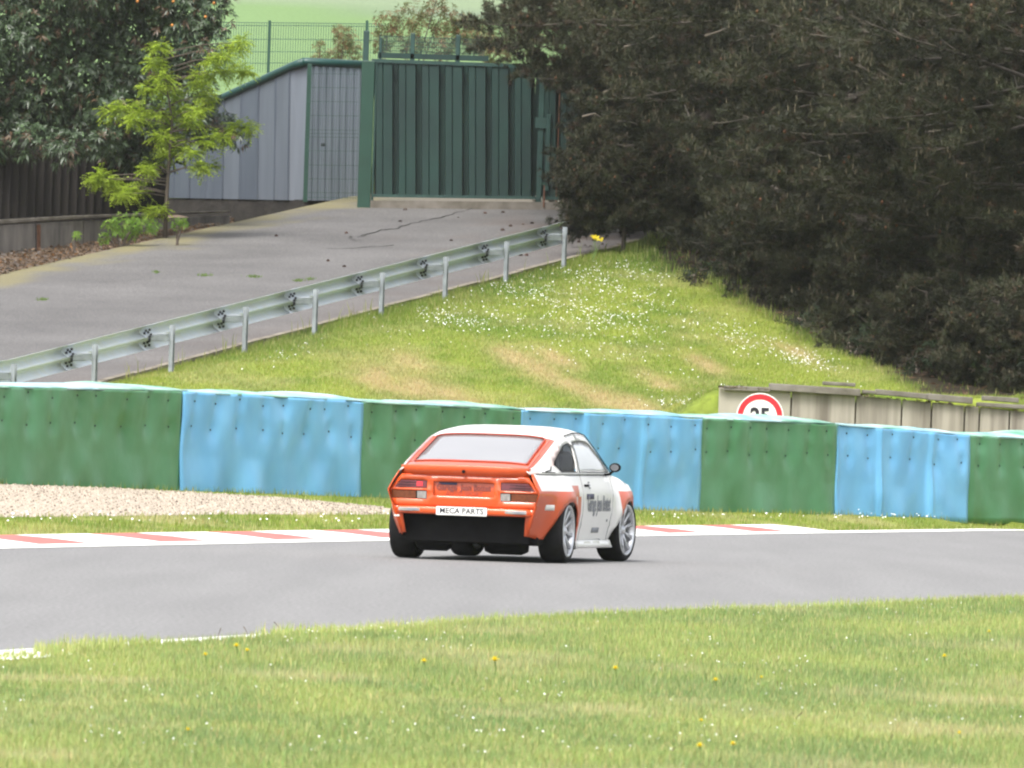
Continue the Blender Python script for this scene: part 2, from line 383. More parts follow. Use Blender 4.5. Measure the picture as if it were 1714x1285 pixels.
# gravel bed against the barrier on the left
M['gravel'] = mat('pale_gravel', (.45, .395, .32), .95, var=.3, scale=60, bump=.012, bscale=80, c2=(.30, .235, .18))
_gl = [(-150, 862), (0, 866), (200, 864), (400, 861), (560, 862), (655, 861)]; _gh = [(-150, 808), (0, 811), (200, 818), (330, 825), (470, 834), (655, 853)]
def _curve(L, px): return float(np.interp(px, [a for a, _ in L], [b for _, b in L]))
rows = []
for px in np.linspace(-150, 655, 60):
    a = hit(px, _curve(_gl, px)); b = hit(px, _curve(_gh, px)); yb_ = float(Yb(b.x)) - .1
    b = Vector((b.x, min(b.y, yb_), 0)); r = []
    for t in np.linspace(0, 1, 12):
        p = a.lerp(b, t); p.z = float(gz(p.x, p.y)) + .002 + .03 * math.sin(math.pi * t) ** .6 + .012 * (random.random() - .5) * math.sin(math.pi * t); r.append(p)
    rows.append(r)
GR = rows
gravel = MB().grid(rows).build('gravel_bed', M['gravel'], fix=False, smooth_=True); tag(gravel, kind='structure')
mb = MB()
for i in range(8500):
    a, b = random.random() * 58, random.random() ** 1.0 * 10.9; p = GR[int(a)][int(b)].lerp(GR[int(a) + 1][int(b) + 1], random.random()); s = random.uniform(.009, .021)
    t = random.uniform(.55, 1.15); w = (.45 * t, .395 * t, .32 * t) if random.random() > .1 else (.12, .09, .07)
    q = [Vector((random.uniform(.6, 1) * s * math.cos(k * 2.094 + i), random.uniform(.6, 1) * s * math.sin(k * 2.094 + i), 0)) for k in range(3)]
    mb.add([p + q[0], p + q[1], p + q[2], p + Vector((0, 0, s * 1.1)) + q[0] * .3], [(0, 1, 3), (1, 2, 3), (2, 0, 3)], w)
M['stone'] = attr_mat('gravel_stones', rough=.9, spec=.2)
g = mb.build('gravel_stones', M['stone'], fix=False); tag(g, 'loose beige gravel stones in the run-off bed below the barrier', 'gravel', kind='stuff')

# ------------------------------------------------------------------ service road
rows = []
mossw = []
for s in np.linspace(-16, 51, 120):
    r = []
    for q in np.linspace(-8.75, QE, 40):
        x = G0[0] + GD[0] * s + GD[1] * q; yy = G0[1] + GD[1] * s - GD[0] * q
        r.append(Vector((x, yy, max(float(zd(s)), 1.0) + .012 * float(fbm(x, yy * .5)))))
    rows.append(r)
Vd = np.array([tuple(p) for r in rows for p in r]); s_, q_ = sq(Vd[:, 0], Vd[:, 1])
m, n, l, b = M['drive'], M['drive'].node_tree.nodes, M['drive'].node_tree.links, M['drive'].node_tree.nodes['Principled BSDF']
src = b.inputs['Base Color'].links[0].from_socket; an = n.new('ShaderNodeAttribute'); an.attribute_name = 'Col'
mx = n.new('ShaderNodeMix'); mx.data_type = 'RGBA'; l.new(an.outputs['Alpha'], mx.inputs[0]); l.new(src, mx.inputs[6]); l.new(an.outputs['Color'], mx.inputs[7]); l.new(mx.outputs[2], b.inputs['Base Color'])
me = MB().grid(rows).mesh('service_road', fix=False, smooth_=True)
moss = smooth(-7.6, -8.7, q_ + (fbm(Vd[:, 0] * 2.2, Vd[:, 1] * .9) - .5) * 2.2) * .62
gate_moss = smooth(46.0, 47.5, s_) * .35
needle = smooth(.52, .70, fbm(Vd[:, 0] * 1.3 + 5, Vd[:, 1] * .5)) * smooth(26, 38, s_) * smooth(-6, -2, q_) * .5 + smooth(-2.4, -.7, q_) * .35 * fbm(Vd[:, 0] * 2, Vd[:, 1])
al = np.maximum(np.maximum(moss, gate_moss), needle); cc = np.where((moss > needle)[:, None], np.array((.19, .165, .06)), np.where((gate_moss > needle)[:, None], np.array((.20, .16, .08)), np.array((.125, .085, .065))))
ca = me.color_attributes.new('Col', 'FLOAT_COLOR', 'POINT'); ca.data.foreach_set('color', np.concatenate([cc, al[:, None]], 1).astype('f').ravel())
drive = link('service_road', me, M['drive']); tag(drive, kind='structure')
# concrete edging between the service road and the bank
mb = MB(); mbs = []
M['edging'] = mat('dirty_edging_concrete', (.24, .21, .165), .95, var=.3, scale=3, c2=(.13, .11, .085), bump=.004)
edging = empty('edging_strip', (G0[0], G0[1], 1.3)); tag(edging, 'thin pale concrete edging strip along the service road above the bank', 'edging')
for i in range(26):
    s0, s1 = -2 + i * 1.5, -2 + i * 1.5 + 1.47; mb = MB(); P = []
    for s, q in ((s0, QE - .02), (s1, QE - .02), (s1, QE + .10), (s0, QE + .10)):
        P.append(Vector((G0[0] + GD[0] * s + GD[1] * q, G0[1] + GD[1] * s - GD[0] * q, max(float(zd(s)), 1.0) - .08)))
    mb.prism(P, (0, 0, .15 + random.uniform(-.01, .012))).build('edging_stone', M['edging'], edging)

# ================================================================== SAFETY BARRIER (belt panels bolted over tyre rows)
def belt_mat(name, c, c2, spec=.5):
    m = mat(name, c, .36, var=.2, scale=2.2, c2=c2, bump=.002, bscale=25, stretch=(1, 1, .8), spec=spec, lo=.30, hi=.66); return m
M['belt_green'] = belt_mat('green_painted_belt', (.078, .235, .112), (.045, .165, .055))
M['belt_blue'] = belt_mat('blue_painted_belt', (.165, .44, .70), (.125, .37, .63))
M['belt_back'] = mat('black_rubber', (.02, .02, .022), .8, var=.2)
M['bolt'] = mat('dark_bolt', (.018, .02, .022), .5, .5, var=.2, scale=30)
M['cover'] = mat('bleached_belt_cover', (.42, .55, .60), .6, var=.2, scale=1.4, c2=(.15, .36, .38), stretch=(1, 1, 9), spec=.3, lo=.32, hi=.62)
M['cover2'] = mat('bleached_green_cover', (.36, .52, .46), .6, var=.2, scale=1.6, c2=(.08, .26, .17), stretch=(1, 1, 9), spec=.3, lo=.32, hi=.62)
barrier = empty('safety_barrier', (_bb[0].x, _bb[0].y, 0)); tag(barrier, 'long low safety barrier of bolted green and blue rubber belt panels along the track', 'barrier')
_bolt = MB().lathe([(0, -.016), (.010, -.015), (.013, -.006), (.02, -.005), (.022, .002), (.022, .012)], 8, 'y').mesh('bolt', smooth_=False)
PW = [('green', 9), ('blue', 8), ('green', 7), ('blue', 8), ('green', 7), ('blue', 6), ('green', 5)]
seams = {3: (.35, .66), 5: (.31, .70)}
brng = np.random.default_rng(21)
for i, (cname, nb) in enumerate(PW):
    A, B, C, D = _bb[i], _bb[i + 1], _bt[i], _bt[i + 1]
    dirv = (B - A); dirv.z = 0; Lx = dirv.length; dirv.normalize(); out = Vector((dirv.y, -dirv.x, 0))      # out: towards the track
    bolts = []
    for row, fz in ((0, .925), (1, .65)):
        for k in range(nb):
            fu = (k + .5) / nb + brng.uniform(-.018, .018); bolts.append((fu, fz + brng.uniform(-.03, .03)))
    NU, NW = 84, 40; ph = brng.uniform(0, 50)
    def disp(fu, fw):
        x = fu * Lx
        d = .10 * (float(fbm(x * 1.5 + ph, fw * 1.6 + ph, 2)) - .5) + .045 * (float(vnoise(x * 2.0 + ph, fw * .9 + 7)) - .5) * (1.15 - fw)
        d += .045 * max(0, .35 - fw) * (1 + math.sin(x * 7 + ph))
        for bu, bw in bolts:
            r2 = ((bu - fu) * Lx / .10) ** 2 + ((bw - fw) * 1.1 / .13) ** 2
            if r2 < 6: d -= .032 * math.exp(-r2)
        for sx in seams.get(i, ()): d += .05 * math.exp(-((fu - sx) * Lx / .045) ** 2) * (.7 + .3 * math.sin(fw * 6)) + .02 * math.tanh((fu - sx) * Lx / .02)
        d *= min(1., .08 + min(fu, 1 - fu) * Lx / .14)
        d += (.012 if cname == 'blue' else 0)
        return d
    rows = []
    for iw in range(NW + 1):
        fw = iw / NW; r = []
        for iu in range(NU + 1):
            fu = iu / NU
            lo = A.lerp(B, fu); hi = C.lerp(D, fu); p = lo.lerp(hi, fw); p.x = lo.x; p.y = lo.y
            if fw == 0: p.z -= .06
            e = .014 * math.sin(fw * 7 + i * 1.9) * (1 if iu in (0, NU) else 0) + (.016 * (1 if iu == NU else -1 if iu == 0 else 0) if cname == 'blue' else 0)
            p = p + dirv * e + out * (disp(fu, fw) - .004 * (1 if iu in (0, NU) else 0))
            if fw == 1: p.z += .012 * math.sin(fu * 19 + i) * math.sin(fu * 5)
            r.append(p)
        rows.append(r)
    pan = MB().grid(rows).build('belt_panel', M['belt_' + cname], barrier, smooth_=True); pan['label'] = '%s painted rubber belt panel, %s' % (cname, 'dented and creased' if i in seams else 'dimpled by its bolts')
    so = pan.modifiers.new('thickness', 'SOLIDIFY'); so.thickness = .012; so.offset = 0
    for fu, fw in bolts:
        lo = A.lerp(B, fu); hi = C.lerp(D, fu); p = Vector((lo.x, lo.y, lo.z + (hi.z - lo.z) * fw)) + out * (disp(fu, fw) + .010)
        o = link('bolt', _bolt, M['bolt'], pan); o.location = p - origin(barrier); o.rotation_euler = (0, 0, math.atan2(dirv.y, dirv.x)); o.scale = (.58, .58, .58)
    # bleached sheets folded over the top
    for s_i in range(3):
        u0 = (0, .30, .58)[s_i] + brng.uniform(-.06, .06); u1 = min(1.03, (.52, .85, 1.02)[s_i] + brng.uniform(-.04, .06)); u0 = max(-.02, u0); rows = []; ph2 = brng.uniform(0, 30); hh = .035 + .012 * s_i + (.02 if i in (4, 6) else 0)
        for iu in range(25):
            fu = u0 + (u1 - u0) * iu / 24; top = C.lerp(D, fu); r = []; en = math.sin(math.pi * iu / 24) ** .35
            for j, (bk, up) in enumerate(((-.03, -.012), (-.028, .006), (.10, .55), (.26, .9), (.45, 1.0), (.62, .8), (.8, .2))):
                wv = float(fbm(fu * Lx * 1.3 + ph2, bk * 2 + ph2, 2))
                r.append(top - out * bk + Vector((0, 0, (up * hh * (.5 + 1.0 * wv) if j > 1 else up) * (.35 + .65 * en) + .006 * s_i)))
            rows.append(r)
        cv = MB().grid(rows).build('cover_sheet', M['cover2'] if (cname == 'green') == (s_i != 1) else M['cover'], barrier, smooth_=True)
        so = cv.modifiers.new('thickness', 'SOLIDIFY'); so.thickness = .008; so.offset = 0
    # back of the barrier
    bk = out * -.85
    MB().prism([A + bk, B + bk, D + bk - Vector((0, 0, .02)), C + bk - Vector((0, 0, .02))], out * .03).build('back_board', M['belt_back'], barrier)

# ================================================================== GUARD RAIL
M['galv'] = mat('galvanised_steel', (.64, .70, .80), .5, .0, var=.1, scale=5, bump=.0006, bscale=60, c2=(.64, .67, .69))
M['galv_dull'] = mat('galvanised_post', (.25, .275, .295), .5, .1, var=.15, scale=7)
rail = empty('guard_rail', (G0[0], G0[1], 1.3)); tag(rail, 'galvanised steel guard rail climbing along the grey service road', 'guard rail')
GP = []
for px, top, base in ((27, 612, 705), (148, 587, 672), (268, 558, 641), (385, 525, 611), (500, 497, 581), (613, 463, 549), (722, 432, 513), (828, 407, 486), (931, 372, 458)):
    d = 155 + 28.0 * (px - 148) / (931 - 148)
    # solve the spot on the rail's line
    b = at(px, base, d); s, q = sq(b.x, b.y); GP.append((s, px))
ss0 = [GP[1][0] + (GP[8][0] - GP[1][0]) / 7.0 * k for k in range(-3, 8)]
rail_dir = Vector((GD[0], GD[1], .084)).normalized(); side = Vector((GD[1], -GD[0], 0))
def gpt(s, q, h): return Vector((G0[0] + GD[0] * s + GD[1] * q, G0[1] + GD[1] * s - GD[0] * q, float(zd(s)) + h))
_post_prof = [(-.055, -.03), (-.055, .03), (-.048, .03), (-.048, -.022), (.048, -.022), (.048, .03), (.055, .03), (.055, -.03)]   # C section
post_m = bolt_m = None
def wbeam(s0, s1, z0, off=0.0):
    # W section: (height, bulge away from the post)
    prof = [(h_ * 1.2, t_ * 1.45) for h_, t_ in [(.155, .0), (.150, .018), (.125, .045), (.095, .075), (.065, .078), (.035, .045), (.012, .012), (0, .004), (-.012, .012), (-.035, .045), (-.065, .078), (-.095, .075), (-.125, .045), (-.150, .018), (-.155, .0)]]
    rows = []
    for k in range(5):
        s = s0 + (s1 - s0) * k / 4; rows.append([gpt(s, -.20 - t - off, z0 + h) for h, t in prof])
    return MB().grid(rows)
Z_R = .62
for k, s in enumerate(ss0):
    mb = MB(); base = gpt(s, .08, -.35 if True else 0)
    P = [base + side * a + Vector((GD[0], GD[1], 0)) * b for b, a in _post_prof]
    mb.prism(P, (0, 0, .35 + Z_R + .17)); o = mb.build('post', M['galv_dull'], rail)
    # spacer: trapezoid bracket between post and beam
    mb = MB(); c = gpt(s, -.06, Z_R)
    for dz in (.035, -.06):
        mb.prism([gpt(s, .05, Z_R + dz), gpt(s + .02, -.19, Z_R + dz), gpt(s - .30, -.195, Z_R + dz), gpt(s - .12, .05, Z_R + dz)], (0, 0, .012))
    mb.prism([gpt(s - .06, .055, Z_R - .075), gpt(s + .06, .055, Z_R - .075), gpt(s + .06, .055, Z_R + .08), gpt(s - .06, .055, Z_R + .08)], side * .012)
    mb.prism([gpt(s - .10, .05, Z_R - .06), gpt(s - .10, .05, Z_R + .045), gpt(s - .40, -.19, Z_R + .02), gpt(s - .40, -.19, Z_R - .03)], Vector((GD[0], GD[1], 0)) * .01)
    mb.build('spacer', M['galv_dull'], rail)
    e = ss0[k + 1] if k + 1 < len(ss0) else s + 1.6
    so = wbeam(s - .45, e - .44, Z_R).build('beam', M['galv'], rail, smooth_=True); mo = so.modifiers.new('thickness', 'SOLIDIFY'); mo.thickness = .004; mo.offset = 0
    bm_ = MB()
    for ds, dz, q in ((-.50, .115, -.24), (-.30, .115, -.24), (-.50, .075, -.262), (-.30, .075, -.262), (-.42, .02, -.20), (-.42, -.02, -.20), (-.36, .05, -.20), (-.50, -.075, -.262), (-.32, -.075, -.262), (-.40, -.05, -.21), (-.50, -.118, -.24), (-.30, -.118, -.24)):
        p = gpt(s + ds, q + .035, Z_R + dz); b = MB(); b.tube([p, p + side * .03], .019, 6).build('bolt', M['bolt'], rail)

# ================================================================== CONCRETE RETAINING WALL + SIGN
M['wall'] = mat('stained_concrete', (.32, .29, .245), .9, var=.2, scale=3.2, bump=.004, c2=(.15, .13, .105), stretch=(2.2, 2.2, .12), lo=.30, hi=.62)
M['wall_pale'] = mat('pale_rendered_concrete', (.36, .33, .275), .9, var=.14, scale=1.5, bump=.003)
M['coping'] = mat('mossy_coping', (.21, .19, .165), .95, var=.3, scale=3, c2=(.09, .08, .06), bump=.006, bscale=20)
M['mossdirt'] = mat('moss_and_dirt', (.17, .13, .07), 1, var=.4, scale=9, c2=(.08, .06, .04), bump=.02, bscale=30)
WT = [(1203, 648), (1325, 653), (1433, 661), (1510, 669), (1560, 673), (1615, 679), (1640, 681), (1690, 687), (1740, 692), (1800, 699)]
def wpt(px, py): return at(px, py, 148.95)
cw = empty('retaining_wall', tuple(Vector((wpt(1203, 660).x, wpt(1203, 660).y, .9)))); tag(cw, 'weathered concrete retaining wall with coping slabs behind the barrier on the right', 'wall')
for i in range(len(WT) - 1):
    a, b = wpt(*WT[i]), wpt(*WT[i + 1]); gap = Vector((.009, 0, 0)); j = (random.random() - .5) * .03
    p = [Vector((a.x, a.y + j, .7)) + gap, Vector((b.x, b.y + j, .7)) - gap, b + Vector((0, j, 0)) - gap, a + Vector((0, j, 0)) + gap]
    o = MB().prism(p, (0, .25, 0)).build('wall_panel', M['wall_pale'] if i == 0 else M['wall'], cw); add_mod_bevel(o, .012)
a, b = wpt(*WT[0]), wpt(*WT[-1])                                                         # dark joint filler behind the panels
MB().prism([Vector((a.x + .05, a.y + .1, .7)), Vector((b.x, b.y + .1, .7)), b + Vector((0, .1, -.06)), a + Vector((.05, .1, -.06))], (0, .2, 0)).build('joint_filler', M['mossdirt'], cw)
CP = [(1212, 1290, 645, 648, 8), (1288, 1440, 641, 651, 12), (1378, 1432, 638, 641, 6), (1444, 1470, 652, 654, 6), (1466, 1552, 651, 659, 9), (1552, 1628, 658, 665, 11), (1645, 1705, 662, 666, 8), (1636, 1742, 673, 679, 7), (1740, 1830, 679, 686, 9)]
for x0, x1, y0, y1, th in CP:
    h = th / 118.0; a, b = wpt(x0, y0), wpt(x1, y1); fr = Vector((0, -.07 - random.random() * .04, 0)); dz = Vector((0, 0, -h))
    o = MB().prism([a + fr + dz, b + fr + dz, b + fr, a + fr], (0, .48, 0)).build('coping_slab', M['coping'], cw); add_mod_bevel(o, .012)
mb = MB()                                                                                # moss and dirt caught under the slabs
for i in range(150):
    px = random.choice((random.uniform(1206, 1300), random.uniform(1330, 1714))); py = float(np.interp(px, [a for a, _ in WT], [b for _, b in WT])); p = wpt(px, py); r = random.uniform(.015, .04)
    mb.add([p + Vector((random.uniform(-1, 1) * r * 2, random.uniform(-.10, -.01), random.uniform(-.3, 1.0) * r)) for _ in range(4)], [(0, 1, 2), (0, 2, 3), (0, 3, 1), (1, 3, 2)])
mb.build('moss_clump', M['mossdirt'], cw)['kind'] = 'stuff'
# round speed limit sign
M['sign_red'] = mat('sign_red', (.60, .018, .03), .35, var=.05, scale=4); M['sign_white'] = mat('sign_white', (.82, .82, .82), .35, var=.03, scale=4); M['sign_black'] = mat('sign_black', (.012, .012, .02), .4, var=.05)
sc_ = at(1272, 697, 147.6); RS = .33
sign = empty('speed_sign', (sc_.x, sc_.y, float(gz(sc_.x, sc_.y)))); tag(sign, 'round white speed limit sign with red rim against the concrete wall', 'road sign')
def disc(r0, r1, y0, th, n=48):
    mb = MB(); c = sc_ + Vector((0, y0, 0)); vs = []; fs = []
    for k in range(n):
        t = 2 * math.pi * k / n
        for r in (r0, r1):
            for yy in (0, th): vs.append(c + Vector((r * math.cos(t), yy, r * math.sin(t))))
    for k in range(n):
        a = 4 * k; b = 4 * ((k + 1) % n); fs += [(a, a + 2, b + 2, b), (a + 1, b + 1, b + 3, a + 3), (a + 2, a + 3, b + 3, b + 2), (a, b, b + 1, a + 1)]
    mb.add(vs, fs); return mb
disc(.0, RS, 0, .012).build('sign_plate', M['sign_white'], sign); disc(RS * .72, RS * .955, -.004, .003).build('red_ring', M['sign_red'], sign)
text_mesh('25', .30, 'numerals', M['sign_black'], sign, Matrix.Translation((sc_ - origin(sign)) + Vector((0, -.005, 0))) @ Matrix.Rotation(R(90), 4, 'X'), squeeze=.92, bold=.012)
MB().tube([Vector((sc_.x, sc_.y + .05, .6)), Vector((sc_.x, sc_.y + .05, sc_.z + .2))], .03, 8).build('pole', M['galv_dull'], sign)

# ================================================================== GATE
M['gate'] = mat('dark_green_paint', (.006, .037, .029), .6, var=.25, scale=2.5, c2=(.003, .021, .019), bump=.001, stretch=(1, 1, .35))
M['gate_frame'] = mat('faded_green_paint', (.022, .064, .053), .5, var=.2, scale=3, c2=(.013, .042, .036))
M['gate_post'] = mat('green_post_paint', (.013, .054, .036), .45, var=.12, scale=2)
M['rust'] = mat('rusty_steel', (.16, .075, .045), .8, .2, var=.3, scale=12)
GY = 200.0
def gp(px, py, dy=0.0): return at(px, py, GY + dy)
gate = empty('metal_gate', tuple(gp(612, 334))); tag(gate, 'tall dark green corrugated metal gate at the top of the service road', 'gate')
def zline(px, l, r, x0=622, x1=930): return l + (r - l) * (px - x0) / (x1 - x0)
def pillar(name, x0, x1, ytop, ybot, m, dy, th, par):
    a, b = gp(x0, ybot, dy), gp(x1, ybot, dy); t = gp((x0 + x1) / 2, ytop, dy).z
    o = MB().prism([Vector((a.x, GY + dy, a.z - .15)), Vector((b.x, GY + dy, a.z - .15)), Vector((b.x, GY + dy, t)), Vector((a.x, GY + dy, t))], (0, th, 0)).build(name, m, par); return add_mod_bevel(o, .012)
pillar('gate_post', 598, 620, 101, 336, M['gate_post'], -.06, .22, gate); pillar('post_extension', 607, 617, 51, 102, M['gate_frame'], 0, .1, gate)
# corrugated sheets: each sheet one folded panel with two ribs
def sheet(x0, x1, yt0, yb0, yt1, yb1):
    a, b = gp(x0, yb0), gp(x1, yb1); ta, tb = gp(x0, yt0), gp(x1, yt1); prof = [(0, .20), (.06, .20), (.10, .0), (.36, .0), (.39, .03), (.42, .0), (.80, .0), (.84, .20), (1.0, .20)]
    mb = MB(); lo = []; hi = []
    for f, d in prof:
        lo.append(Vector((a.x + (b.x - a.x) * f, GY + d, a.z + (b.z - a.z) * f))); hi.append(Vector((ta.x + (tb.x - ta.x) * f, GY + d, ta.z + (tb.z - ta.z) * f)))
    mb.grid([lo, hi]); return mb
xe = [626, 664, 703, 742, 781, 820, 858, 896]
for i in range(len(xe) - 1):
    o = sheet(xe[i], xe[i + 1], zline(xe[i], 103, 112), zline(xe[i], 327, 331), zline(xe[i + 1], 103, 112), zline(xe[i + 1], 327, 331)).build('corrugated_sheet', M['gate'], gate)
    so = o.modifiers.new('thickness', 'SOLIDIFY'); so.thickness = .004
def bar(name, x0, y0, x1, y1, th, dy, dp, m, par):
    a, b = gp(x0, y0, dy), gp(x1, y1, dy); h = th / 88.5 / 2; u = Vector((0, 0, h))
    return MB().prism([a - u, b - u, b + u, a + u], (0, dp, 0)).build(name, m, par)
bar('top_rail', 622, 101, 905, 111, 6, -.03, .08, M['gate_frame'], gate); bar('bottom_rail', 622, 327, 905, 331, 5, -.03, .08, M['gate_frame'], gate)
pillar('frame_upright', 621, 625, 104, 328, M['gate_frame'], -.02, .06, gate); pillar('frame_upright', 897, 906, 111, 331, M['gate_frame'], -.02, .06, gate)
bar('upper_track', 632, 92, 818, 98, 9, .12, .08, M['gate'], gate)
for i, (x, yt) in enumerate(((634, 62), (686, 55), (762, 58))): pillar('picket', x, x + (8 if i else 5), yt, 95, M['gate_frame'], .12, .06, gate)
mesh = MB()
for k in range(58):
    x = 636 + k * 3.05; p = gp(x, 93, .15); t = gp(x + .5, 57 + (x - 640) * .035 + random.uniform(0, 3), .15); mesh.box((p + t) / 2, (.014, .008, (t - p).length))
for yy in (60, 68, 76, 84): a, b = gp(634, yy, .15), gp(806, yy + 6, .15); mesh.box((a + b) / 2, ((b - a).length, .008, .012), Matrix.Rotation(-math.atan2(b.z - a.z, b.x - a.x), 3, 'Y'))
mesh.build('wire_topping', M['gate_frame'], gate)['kind'] = 'stuff'
# lock box and drop bolt where the leaves meet
lock = bar('lock_plate', 896, 205, 921, 206, 18, -.05, .05, M['gate_frame'], gate); pillar('drop_bolt', 912, 919, 190, 306, M['gate_frame'], -.08, .04, gate); bar('bolt_guide', 905, 307, 921, 307, 4, -.09, .07, M['gate_post'], gate)
pillar('drop_rod', 909, 912, 308, 334, M['rust'], -.07, .02, gate)
o = bar('cover_strip', 894, 219, 940, 220, 216, .24, .02, M['gate'], gate)
# the second leaf, mostly behind the pines
leaf = empty('gate_leaf', tuple(gp(934, 334))); tag(leaf, 'second green corrugated gate leaf half hidden by the pine branches', 'gate')
xe = [909, 935, 972, 1009, 1046, 1083, 1120, 1157, 1194]
for i in range(len(xe) - 1):
    o = sheet(xe[i], xe[i + 1], 112 + i * 1.2, 332 + i * .7, 113 + i * 1.2, 333 + i * .7).build('corrugated_sheet', M['gate'], leaf); so = o.modifiers.new('thickness', 'SOLIDIFY'); so.thickness = .004
bar('top_rail', 907, 111, 1200, 119, 6, -.03, .08, M['gate_frame'], leaf); bar('bottom_rail', 907, 331, 1200, 337, 5, -.03, .08, M['gate_frame'], leaf); pillar('frame_upright', 930, 932, 112, 333, M['rust'], -.02, .06, leaf)
# threshold beam under the gate
th_ = MB(); a, b = gp(620, 335, -.05), gp(1200, 341, -.05); th_.prism([a + Vector((0, 0, -.2)), b + Vector((0, 0, -.2)), b, a], (0, .4, 0)); o = th_.build('gate_threshold', M['coping']); tag(o, 'low dirty concrete threshold under the green gate', 'threshold')

# ================================================================== SHED
M['sheet_grey'] = mat('grey_steel_sheet', (.095, .115, .145), .45, .2, var=.1, scale=1.4, c2=(.065, .080, .105), stretch=(2.5, 2.5, .25))
M['sheet_pale'] = mat('pale_steel_sheet', (.185, .21, .245), .45, .2, var=.1, scale=1.4, c2=(.135, .155, .185), stretch=(2.5, 2.5, .25))
M['sheet_mid'] = mat('mid_grey_steel_sheet', (.135, .158, .19), .45, .2, var=.1, scale=1.4, c2=(.095, .112, .138), stretch=(2.5, 2.5, .25))
M['trim'] = mat('green_roof_trim', (.010, .052, .045), .4, var=.12, scale=3)
M['dark'] = mat('dark_foundation', (.022, .019, .016), .95, var=.4, scale=4, bump=.02, bscale=12)
shed = empty('shed', tuple(at(508, 336, 203))); tag(shed, 'grey steel sheet shed with green roof edge left of the gate', 'shed')
def sp(px, py): return at(px, py, 203.0 + (508 - px) * .012 if px < 508 else 203.0 + (px - 508) * .004)
top_l = lambda px: 103 + (508 - px) * .475 if px > 380 else 163.8 + (380 - px) * .46
edges = [236, 262, 290, 316, 345, 372, 401, 430, 459, 482, 513]
for i in range(len(edges) - 1):
    x0, x1 = edges[i], edges[i + 1]; a, b, c, d = sp(x0, 331 + (x0 - 290) * .02), sp(x1, 331 + (x1 - 290) * .02), sp(x1 + 3, top_l(x1)), sp(x0 + 3, top_l(x0))
    lip = Vector((0, -.02, 0)); off = Vector((0, (.0, .012)[i % 2], 0))
    mb = MB(); mb.prism([a + off, b + off, c + off, d + off], (0, .03, 0)); o = mb.build('wall_sheet', M['sheet_pale'] if i in (9,) else M['sheet_mid'] if i in (5, 7, 8) else M['sheet_grey'], shed)  # sheet tones vary; stronger light near the right corner is painted in
    MB().prism([b + Vector((-.02, -.012, 0)), b + Vector((.01, -.012, 0)), c + Vector((.01, -.012, 0)), c + Vector((-.02, -.012, 0))], (0, .02, 0)).build('standing_seam', M['sheet_grey'], shed)
xf_ = [511, 533, 556, 579, 603]
for i in range(4):
    x0, x1 = xf_[i], xf_[i + 1]; rows = [[], []]
    a, b, c, d = sp(x0, 335), sp(x1, 336), sp(x1 + 3, 104), sp(x0 + 3, 103)
    for f, dd in ((0, 0), (.1, 0), (.16, -.03), (.42, -.03), (.48, 0), (.55, 0), (.61, -.03), (.88, -.03), (.94, 0), (1, 0)):
        rows[0].append(a.lerp(b, f) + Vector((0, dd, 0))); rows[1].append(d.lerp(c, f) + Vector((0, dd, 0)))
    MB().grid(rows).build('ribbed_sheet', M['sheet_pale'], shed)
MB().box(at(541, 242, 202.9), (.09, .05, .06), bev=.01).build('lock_knob', M['bolt'], shed)
MB().tube([sp(230, top_l(230) - 2), sp(380, top_l(380) - 4), sp(495, 108), sp(510, 103)], [.075, .075, .08, .085], 10).build('roof_edge', M['trim'], shed, smooth_=True)
MB().tube([sp(504, 104), sp(512, 103), sp(606, 108)], .08, 10).build('roof_edge', M['trim'], shed, smooth_=True)
a, b, c, d = sp(225, 190), sp(508, 106), sp(606, 108), sp(608, 335)
MB().add([], []) 
mb = MB(); q = [sp(240, 226), sp(508, 104), sp(606, 107)]; mb.add([q[0] + Vector((0, .05, 0)), q[1] + Vector((0, .05, 0)), q[2] + Vector((0, .05, 0)), q[2] + Vector((0, 7, -.2)), q[1] + Vector((-1.0, 7, -.2)), q[0] + Vector((-1, 7, -.5))], [(0, 1, 4, 5), (1, 2, 3, 4)]); mb.build('roof', M['sheet_grey'], shed)
mb = MB(); fp = [sp(225, 333), sp(385, 332), sp(508, 335), sp(606, 336)]
mb.grid([[p + Vector((0, .04, -.75)) for p in fp], [p + Vector((0, .04, .01)) for p in fp]]).build('foundation', M['dark'], shed)
# rigid mesh panel in front of the shed
def mesh_panel(name, par, x0, x1, yt, yb, Yd, hs, sp_m, m, w=.007, slope=0.0):
    mb = MB(); a, b = at(x0, yb, Yd), at(x1, yb + slope * (x1 - x0), Yd); t = at(x0, yt, Yd); t2 = at(x1, yt + slope * (x1 - x0), Yd); L = b.x - a.x; n = int(L / sp_m)
    for k in range(n + 1):
        f = k / n; p = a.lerp(b, f); q = t.lerp(t2, f); mb.box(Vector((p.x, Yd, (p.z + q.z) / 2)), (w, w, q.z - p.z))
    for y_ in hs:
        p, q = at(x0, y_, Yd - .006), at(x1, y_ + slope * (x1 - x0), Yd - .006); mb.box((p + q) / 2, ((q - p).length, w * 1.3, w * 1.3), Matrix.Rotation(-math.atan2(q.z - p.z, q.x - p.x), 3, 'Y'))
    o = mb.build(name, m, par); o['kind'] = 'stuff'; return o
M['wire'] = mat('green_wire', (.035, .085, .075), .5, var=.15)
mp_ = empty('mesh_fence', tuple(at(510, 338, 201.6))); tag(mp_, 'green wire mesh panel with post in front of the pale shed wall', 'fence')
mesh_panel('wire_mesh', mp_, 513, 600, 112, 334, 201.5, (123, 146, 169.5, 193, 217, 223, 229, 252, 276, 299, 322, 330), .05, M['wire'], .007, .01)
a = at(509, 338, 201.6); t = at(514, 107, 201.6); o = MB().box(Vector((a.x + .02, 201.6, (a.z + t.z) / 2)), (.085, .07, t.z - a.z), bev=.008).build('post', M['gate_post'], mp_)
